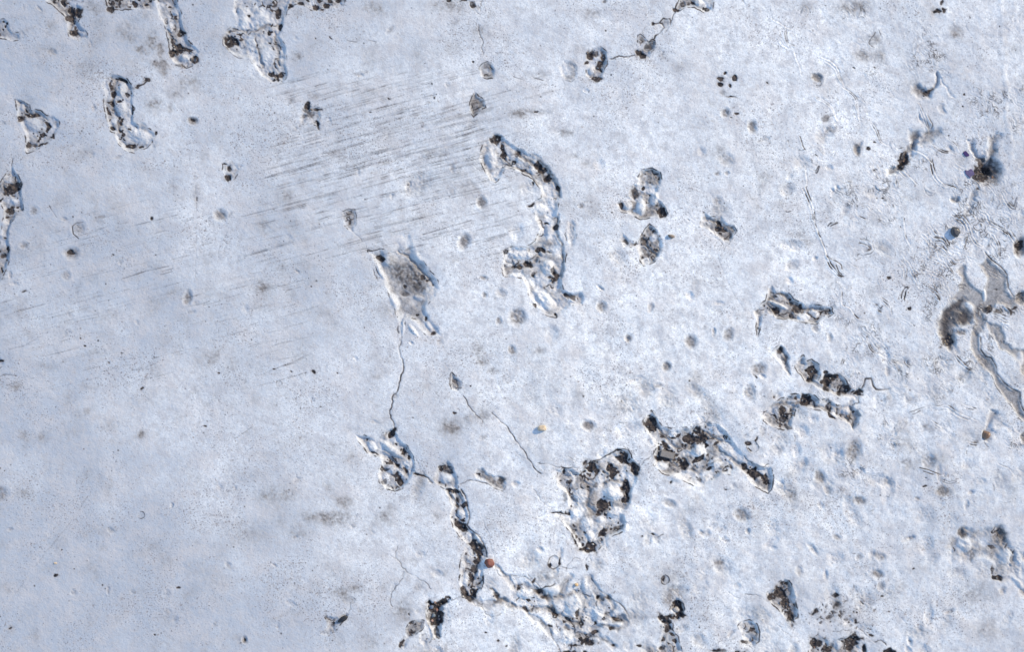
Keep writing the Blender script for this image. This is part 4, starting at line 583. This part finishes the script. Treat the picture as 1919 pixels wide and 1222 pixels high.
# ------------------------------------------------------------------ materials
def mat(name):
    m = bpy.data.materials.new(name); m.use_nodes = True; nt = m.node_tree; nt.nodes.clear()
    return m, nt
def node(nt, t, **kw):
    n = nt.nodes.new(t)
    for k, v in kw.items(): setattr(n, k, v)
    return n
def ground_material():
    m, nt = mat('painted_concrete'); L = nt.links.new
    out = node(nt, 'ShaderNodeOutputMaterial'); bs = node(nt, 'ShaderNodeBsdfPrincipled'); L(bs.outputs[0], out.inputs[0])
    at = node(nt, 'ShaderNodeAttribute', attribute_name='marks'); sep = node(nt, 'ShaderNodeSeparateColor'); L(at.outputs['Color'], sep.inputs[0])
    geo = node(nt, 'ShaderNodeNewGeometry')
    def nz(scale, detail=4, rough=.6, off=0):
        n = node(nt, 'ShaderNodeTexNoise'); n.inputs['Scale'].default_value = scale; n.inputs['Detail'].default_value = detail; n.inputs['Roughness'].default_value = rough
        if off:
            mp = node(nt, 'ShaderNodeMapping'); mp.inputs[1].default_value = (off, off*.7, 0); L(geo.outputs['Position'], mp.inputs[0]); L(mp.outputs[0], n.inputs['Vector'])
        else: L(geo.outputs['Position'], n.inputs['Vector'])
        return n.outputs[0]
    def ramp(src, a, b, lo=0., hi=1.):
        r = node(nt, 'ShaderNodeMapRange', interpolation_type='SMOOTHSTEP'); L(src, r.inputs[0])
        for i, v in zip((1, 2, 3, 4), (a, b, lo, hi)): r.inputs[i].default_value = v
        return r.outputs[0]
    def math_(op, a, b=None):
        n = node(nt, 'ShaderNodeMath', operation=op)
        for i, v in enumerate((a, b)):
            if v is None: continue
            if isinstance(v, (int, float)): n.inputs[i].default_value = v
            else: L(v, n.inputs[i])
        return n.outputs[0]
    def mix(f, a, b, mode='MIX'):
        n = node(nt, 'ShaderNodeMix', data_type='RGBA', blend_type=mode)
        for s, v in ((0, f), (6, a), (7, b)):
            if isinstance(v, (int, float)): n.inputs[s].default_value = v
            elif isinstance(v, tuple): n.inputs[s].default_value = v+(1,)
            else: L(v, n.inputs[s])
        return n.outputs[2]
    c = mix(ramp(nz(9, 6, .6), .32, .68), (.84, .85, .845), (.735, .75, .75))
    c = mix(ramp(nz(420, 4, .75, 31), .40, .62, 0, .42), c, (.44, .44, .46))
    c = mix(ramp(nz(900, 2, .6, 33), .50, .68, 0, .40), c, (.38, .38, .40))
    c = mix(math_('MULTIPLY', sep.outputs[2], 0.95), c, (.345, .375, .425))                    # light falloff painted in as grey, mixed with patchy grime
    c = mix(ramp(nz(60, 5, .75, 3), .44, .64, 0, .62), c, (.41, .405, .42))
    c = mix(ramp(nz(170, 4, .75, 7), .48, .66, 0, .6), c, (.38, .375, .385))
    c = mix(ramp(nz(30, 5, .65, 11), .46, .66, 0, .36), c, (.52, .49, .48))
    dens = ramp(nz(14, 3, .6, 5), .40, .68, 0.0, .085)
    sp = math_('ADD', nz(700, 2, .6, 9), dens)
    c = mix(ramp(sp, .66, .72, 0, .8), c, (.16, .15, .16))                                   # pepper specks
    c = mix(ramp(math_('ADD', nz(330, 2, .5, 13), dens), .70, .76, 0, .6), c, (.22, .19, .18))
    dirt = mix(ramp(nz(420, 3, .7, 15), .35, .68), (.275, .255, .245), (.125, .115, .11))
    c = mix(math_('MULTIPLY', sep.outputs[0], .92), c, dirt)
    ex = mix(ramp(nz(300, 3, .7, 17), .38, .66), (.018, .017, .020), (.085, .068, .060))
    c = mix(ramp(sep.outputs[1], 0.05, .75, 0, 1), c, ex)
    L(c, bs.inputs['Base Color'])
    at2 = at.outputs['Alpha']
    L(ramp(at2, 0, .7, .88, .30), bs.inputs['Roughness'])
    bs.inputs['Specular IOR Level'].default_value = .2
    b = node(nt, 'ShaderNodeBump'); b.inputs['Strength'].default_value = .8; b.inputs['Distance'].default_value = .0008
    hsum = math_('ADD', math_('MULTIPLY', nz(520, 3, .7, 19), .55), math_('MULTIPLY', nz(170, 4, .6, 21), .8))
    L(math_('MULTIPLY', hsum, ramp(at2, 0, .5, 1, .25)), b.inputs['Height']); L(b.outputs[0], bs.inputs['Normal'])
    return m
GM = ground_material()
def stone_material(name, col, rough=.75):
    m, nt = mat(name); L = nt.links.new
    out = node(nt, 'ShaderNodeOutputMaterial'); bs = node(nt, 'ShaderNodeBsdfPrincipled'); L(bs.outputs[0], out.inputs[0])
    tc = node(nt, 'ShaderNodeNewGeometry'); n = node(nt, 'ShaderNodeTexNoise'); n.inputs['Scale'].default_value = 650; n.inputs['Detail'].default_value = 4; L(tc.outputs['Position'], n.inputs['Vector'])
    mx = node(nt, 'ShaderNodeMix', data_type='RGBA'); L(n.outputs[0], mx.inputs[0])
    mx.inputs[6].default_value = tuple(v*.55 for v in col)+(1,); mx.inputs[7].default_value = tuple(min(1, v*1.45) for v in col)+(1,)
    L(mx.outputs[2], bs.inputs['Base Color']); bs.inputs['Roughness'].default_value = rough
    b = node(nt, 'ShaderNodeBump'); b.inputs['Strength'].default_value = .4; b.inputs['Distance'].default_value = .0004; L(n.outputs[0], b.inputs['Height']); L(b.outputs[0], bs.inputs['Normal'])
    return m
SMATS = [stone_material('aggregate_brown', (.12, .095, .08)), stone_material('aggregate_grey', (.16, .165, .17)), stone_material('aggregate_dark', (.05, .048, .055), .5),
         stone_material('aggregate_rust', (.17, .10, .07)), stone_material('aggregate_pale', (.30, .28, .26))]

# ------------------------------------------------------------------ meshes
VX = ((X - W/2)*PX).astype(np.float32); VY = ((Hh/2 - Y)*PX).astype(np.float32); VZ = (H*PX).astype(np.float32)
dzdy, dzdx = np.gradient(VZ); dzdx /= (CELL*PX); dzdy /= -(CELL*PX)
NRM = np.stack([-dzdx, -dzdy, np.ones_like(dzdx)], -1); NRM /= np.linalg.norm(NRM, axis=-1, keepdims=True)
POS = np.stack([VX, VY, VZ], -1).reshape(-1, 3); NRM = NRM.reshape(-1, 3)
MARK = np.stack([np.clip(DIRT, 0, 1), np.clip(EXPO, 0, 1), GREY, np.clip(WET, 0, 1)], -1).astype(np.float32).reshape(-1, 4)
FID = ID[:-1, :-1]
def sheet(name, faces_ji, parent=None, label=None):
    j, i = faces_ji; a = (j*nx+i).astype(np.int64)
    quads = np.stack([a, a+nx, a+nx+1, a+1], 1)       # counter clockwise seen from above
    used, inv = np.unique(quads, return_inverse=True); inv = inv.reshape(-1)
    p = POS[used]; ctr = np.zeros(3, np.float32)
    if parent is not None:
        ctr = ((p.min(0)+p.max(0))/2).astype(np.float32)
    me = bpy.data.meshes.new(name); nf = len(a)
    me.vertices.add(len(used)); me.vertices.foreach_set('co', (p-ctr).reshape(-1))
    me.loops.add(nf*4); me.loops.foreach_set('vertex_index', inv.astype(np.int32))
    me.polygons.add(nf); me.polygons.foreach_set('loop_start', np.arange(0, nf*4, 4, dtype=np.int32))
    me.update(calc_edges=True)
    me.polygons.foreach_set('use_smooth', np.ones(nf, bool))
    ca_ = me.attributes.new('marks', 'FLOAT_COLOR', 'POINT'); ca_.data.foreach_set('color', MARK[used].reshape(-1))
    me.normals_split_custom_set_from_vertices(NRM[used])
    me.materials.append(GM)
    o = bpy.data.objects.new(name, me); scene.collection.objects.link(o)
    o.location = ctr.tolist()
    if parent is not None: o.parent = parent
    if label: o['label'] = label
    return o
ground = sheet('ground', np.nonzero(FID == 0))
ground['kind'] = 'structure'; ground['label'] = 'weathered concrete slab under flaking white paint'; ground['category'] = 'ground'
part_obj = {}
order = np.argsort(FID.reshape(-1), kind='stable'); srt = FID.reshape(-1)[order]
for k in range(1, PID[0]+1):
    lo, hi = np.searchsorted(srt, k), np.searchsorted(srt, k+1)
    if hi-lo < 6: continue
    f = order[lo:hi]; jj, ii = f//(nx-1), f % (nx-1)
    part_obj[k] = sheet(PARTS[k][0], (jj, ii), ground, PARTS[k][1])
# rest of the slab out to the horizon
def surround():
    xs0, xs1, ys0, ys1 = VX[0, 0], VX[0, -1], VY[-1, 0], VY[0, 0]
    ext = [0.02, .06, .12, .2, .35, .6, 1, 2, 4, 8, 20, 60, 200]
    def axis(a, b): return [a-e for e in reversed(ext)] + list(np.linspace(a, b, 40)) + [b+e for e in ext]
    ax, ay = axis(xs0, xs1), axis(ys0, ys1); bm = bmesh.new(); g = {}
    n = len(ext)
    for j, y in enumerate(ay):
        for i, x in enumerate(ax): g[i, j] = bm.verts.new((x, y, 0))
    for j in range(len(ay)-1):
        for i in range(len(ax)-1):
            if n <= i < len(ax)-1-n and n <= j < len(ay)-1-n: continue
            bm.faces.new((g[i, j], g[i+1, j], g[i+1, j+1], g[i, j+1]))
    for v in [v for v in bm.verts if not v.link_faces]: bm.verts.remove(v)
    me = bpy.data.meshes.new('outer_slab'); bm.to_mesh(me); bm.free()
    a = me.attributes.new('marks', 'FLOAT_COLOR', 'POINT'); co = np.array([v.co[:2] for v in me.vertices]); mk = np.zeros((len(co), 4), np.float32); mk[:, 2] = np.clip(falloff(co[:, 0]/PX+W/2, Hh/2-co[:, 1]/PX), 0, 1); a.data.foreach_set('color', mk.reshape(-1))
    me.materials.append(GM); o = bpy.data.objects.new('outer_slab', me); scene.collection.objects.link(o); o.parent = ground
surround()

# ------------------------------------------------------------------ stones
def height_at(x, y):
    i = int(np.clip((x+MARG)/CELL, 0, nx-1)); j = int(np.clip((y+MARG)/CELL, 0, ny-1)); return float(H[j, i]), int(ID[j, i])
def world_xy(x, y): return (x-W/2)*PX, (Hh/2-y)*PX
def rock_mesh(name, r, seed, sub=2, sq=(1, 1, 1), facet=.22, smooth=False):
    bm = bmesh.new(); bmesh.ops.create_icosphere(bm, subdivisions=sub, radius=1)
    rs = random.Random(seed); pl = [(Vector((rs.gauss(0, 1), rs.gauss(0, 1), rs.gauss(0, 1))).normalized(), rs.uniform(.62, .88)) for _ in range(9)]
    for v in bm.verts:
        d = v.co.normalized(); l = 1.0
        for n_, q in pl:
            c = d.dot(n_)
            if c > 0.05: l = min(l, q/c)
        l *= 1+.08*mnoise.noise(d*2.3+Vector((seed, 0, 0)))
        v.co = Vector((d.x*l*sq[0], d.y*l*sq[1], d.z*l*sq[2]))*r*PX
    if smooth:
        for f in bm.faces: f.smooth = True
    me = bpy.data.meshes.new(name); bm.to_mesh(me); bm.free(); return me
PROTO = [rock_mesh('stone', 1.0, s, 1 if s < 6 else 2, (1, .8+.05*(s % 4), .7)) for s in range(12)]
grit = {}
ns = 0
for sx, sy, r, col, _, big in STONES:
    h, k = height_at(sx, sy)
    if h == 0 or not (-30 < sx < W+30 and -30 < sy < Hh+30): continue
    if big:
        me = rock_mesh('stone', r, int(sx), 2, (1, .85, .7)); me.materials.append(stone_material('aggregate', col))
        o = bpy.data.objects.new('stone', me); scene.collection.objects.link(o)
        x, y = world_xy(sx, sy); loc = Vector((x, y, (h+.25*r)*PX)); p = part_obj.get(k)
        o.location = loc - (p.location if p else Vector())
        o.parent = p or ground; ns += 1
    else:
        grit.setdefault(k if k in part_obj else 0, []).append((sx, sy, r, h))
for k, lst in grit.items():
    bm = bmesh.new(); p = part_obj.get(k); off = p.location if p else Vector()
    for sx, sy, r, h in lst:
        src = PROTO[random.randrange(6)]; n0 = len(bm.verts); nf0 = len(bm.faces)
        bm.from_mesh(src); bm.verts.ensure_lookup_table(); bm.faces.ensure_lookup_table()
        x, y = world_xy(sx, sy)
        M = Matrix.Translation(Vector((x, y, (h+.15*r)*PX))-off) @ Matrix.Rotation(random.uniform(0, 6.28), 4, 'Z') @ Matrix.Rotation(random.uniform(-.4, .4), 4, 'X') @ Matrix.Scale(r, 4)
        for v in bm.verts[n0:]: v.co = M @ v.co
        mi = random.choices(range(5), (5, 3, 4, 1.2, 1))[0]
        for f in bm.faces[nf0:]: f.material_index = mi
    me = bpy.data.meshes.new('grit'); bm.to_mesh(me); bm.free()
    for m in SMATS: me.materials.append(m)
    o = bpy.data.objects.new('grit', me); scene.collection.objects.link(o); o.parent = p or ground; o['kind'] = 'stuff'
# squared grey stone set in the stony wound
def block_stone():
    h, k = height_at(1250, 855); bm = bmesh.new(); bmesh.ops.create_cube(bm, size=1)
    bmesh.ops.scale(bm, vec=(27*PX, 13*PX, 9*PX), verts=bm.verts); bmesh.ops.bevel(bm, geom=bm.edges[:], offset=1.3*PX, segments=2, affect='EDGES')
    bmesh.ops.subdivide_edges(bm, edges=bm.edges[:], cuts=1)
    for v in bm.verts: v.co += mnoise.noise_vector(v.co*260)*.6*PX
    me = bpy.data.meshes.new('stone'); bm.to_mesh(me); bm.free(); me.materials.append(stone_material('squared_stone', (.20, .18, .165)))
    o = bpy.data.objects.new('stone', me); scene.collection.objects.link(o); p = part_obj.get(k) or ground
    x, y = world_xy(1251, 853); o.location = Vector((x, y, (-7)*PX)) - (p.location if p is not ground else Vector()); o.rotation_euler = (0, 0, math.radians(-14)); o.parent = p; o['label'] = 'squared grey stone'
block_stone()

# ------------------------------------------------------------------ loose things lying on the slab
def loose(name, label, cat, x, y, r, seed, col, sq=(1, .85, .8), rz=0, lift=.5, sub=3, rough=.6, smooth=True, group=None):
    h, _ = height_at(x, y); me = rock_mesh(name, r, seed, sub, sq, smooth=smooth); me.materials.append(stone_material(name+'_surface', col, rough))
    o = bpy.data.objects.new(name, me); scene.collection.objects.link(o); wx_, wy_ = world_xy(x, y)
    o.location = (wx_, wy_, (h+lift*r)*PX); o.rotation_euler = (0, 0, rz); o['label'] = label; o['category'] = cat
    if group: o['group'] = group
    return o
loose('pebble', 'yellow ochre pebble lying on smooth white paint below the centre', 'pebble', 1016, 803, 8.5, 3, (.46, .36, .25), (1.0, .8, .8), lift=.35)
loose('pebble', 'black teardrop pebble among the curled folds on the right', 'pebble', 1790, 434, 10, 8, (.035, .035, .04), (.9, 1.1, .8), lift=.35, rough=.35)
loose('pebble', 'red brown pebble wedged beside the narrow stony channel', 'pebble', 917, 1056, 10, 14, (.15, .045, .03), (.95, 1, .8), lift=.2)
loose('pebble', 'rust brown ball lodged in the slot near the right edge', 'pebble', 1848, 815, 8.5, 21, (.17, .10, .06), (1, 1, .95), lift=.35, rough=.35)
loose('pebble', 'black elongated stone tipped in the small hole at bottom left', 'pebble', 642, 1161, 10.5, 30, (.006, .007, .012), (1.05, .5, .55), rz=.5, lift=.3)
loose('pebble', 'tiny brown stone just right of the figure shaped holes', 'pebble', 1258, 443, 7.5, 33, (.15, .115, .09), (1, .5, .5), rz=-.4, lift=.2)
loose('crumb', 'orange crumb in the wide broken area at the bottom', 'crumb', 1080, 1097, 4, 41, (.50, .33, .17), lift=.4)
loose('crumb', 'faint orange crumb on the grey paint at lower left', 'crumb', 104, 1056, 3.2, 45, (.5, .38, .26), (1, .7, .4), lift=.2)
def fleck(label, P, cx, cy, col):
    h, _ = height_at(cx, cy); bm = bmesh.new(); Q = spline(P+[P[0]], 1.5)[:-1]
    top = [bm.verts.new(((x-cx)*PX, (cy-y)*PX, 1.1*PX)) for x, y in Q]; bot = [bm.verts.new(((x-cx)*PX*1.12, (cy-y)*PX*1.12, -.9*PX)) for x, y in Q]
    f = bm.faces.new(top); n = len(top)
    for i in range(n): bm.faces.new((top[i], bot[i], bot[(i+1) % n], top[(i+1) % n]))
    bmesh.ops.recalc_face_normals(bm, faces=bm.faces)
    me = bpy.data.meshes.new('paint_fleck'); bm.to_mesh(me); bm.free(); me.materials.append(stone_material('purple_paint', col, .4))
    o = bpy.data.objects.new('paint_fleck', me); scene.collection.objects.link(o); x, y = world_xy(cx, cy); o.location = (x, y, (h+.6)*PX); o['label'] = label; o['category'] = 'paint fleck'
fleck('small deep purple paint fleck, the upper of two by the forked hollow', [(1805,286),(1809,283),(1813,287),(1816,291),(1811,293),(1807,290)], 1811, 288, (.035, .015, .09))
fleck('larger dull purple paint fleck touching the brown bowl', [(1809,319),(1814,320),(1819,317),(1823,321),(1825,327),(1820,329),(1818,333),(1814,329),(1810,326)], 1817, 325, (.10, .075, .15))
print('parts', len(part_obj), 'stones', ns, 'grid', nx, ny)
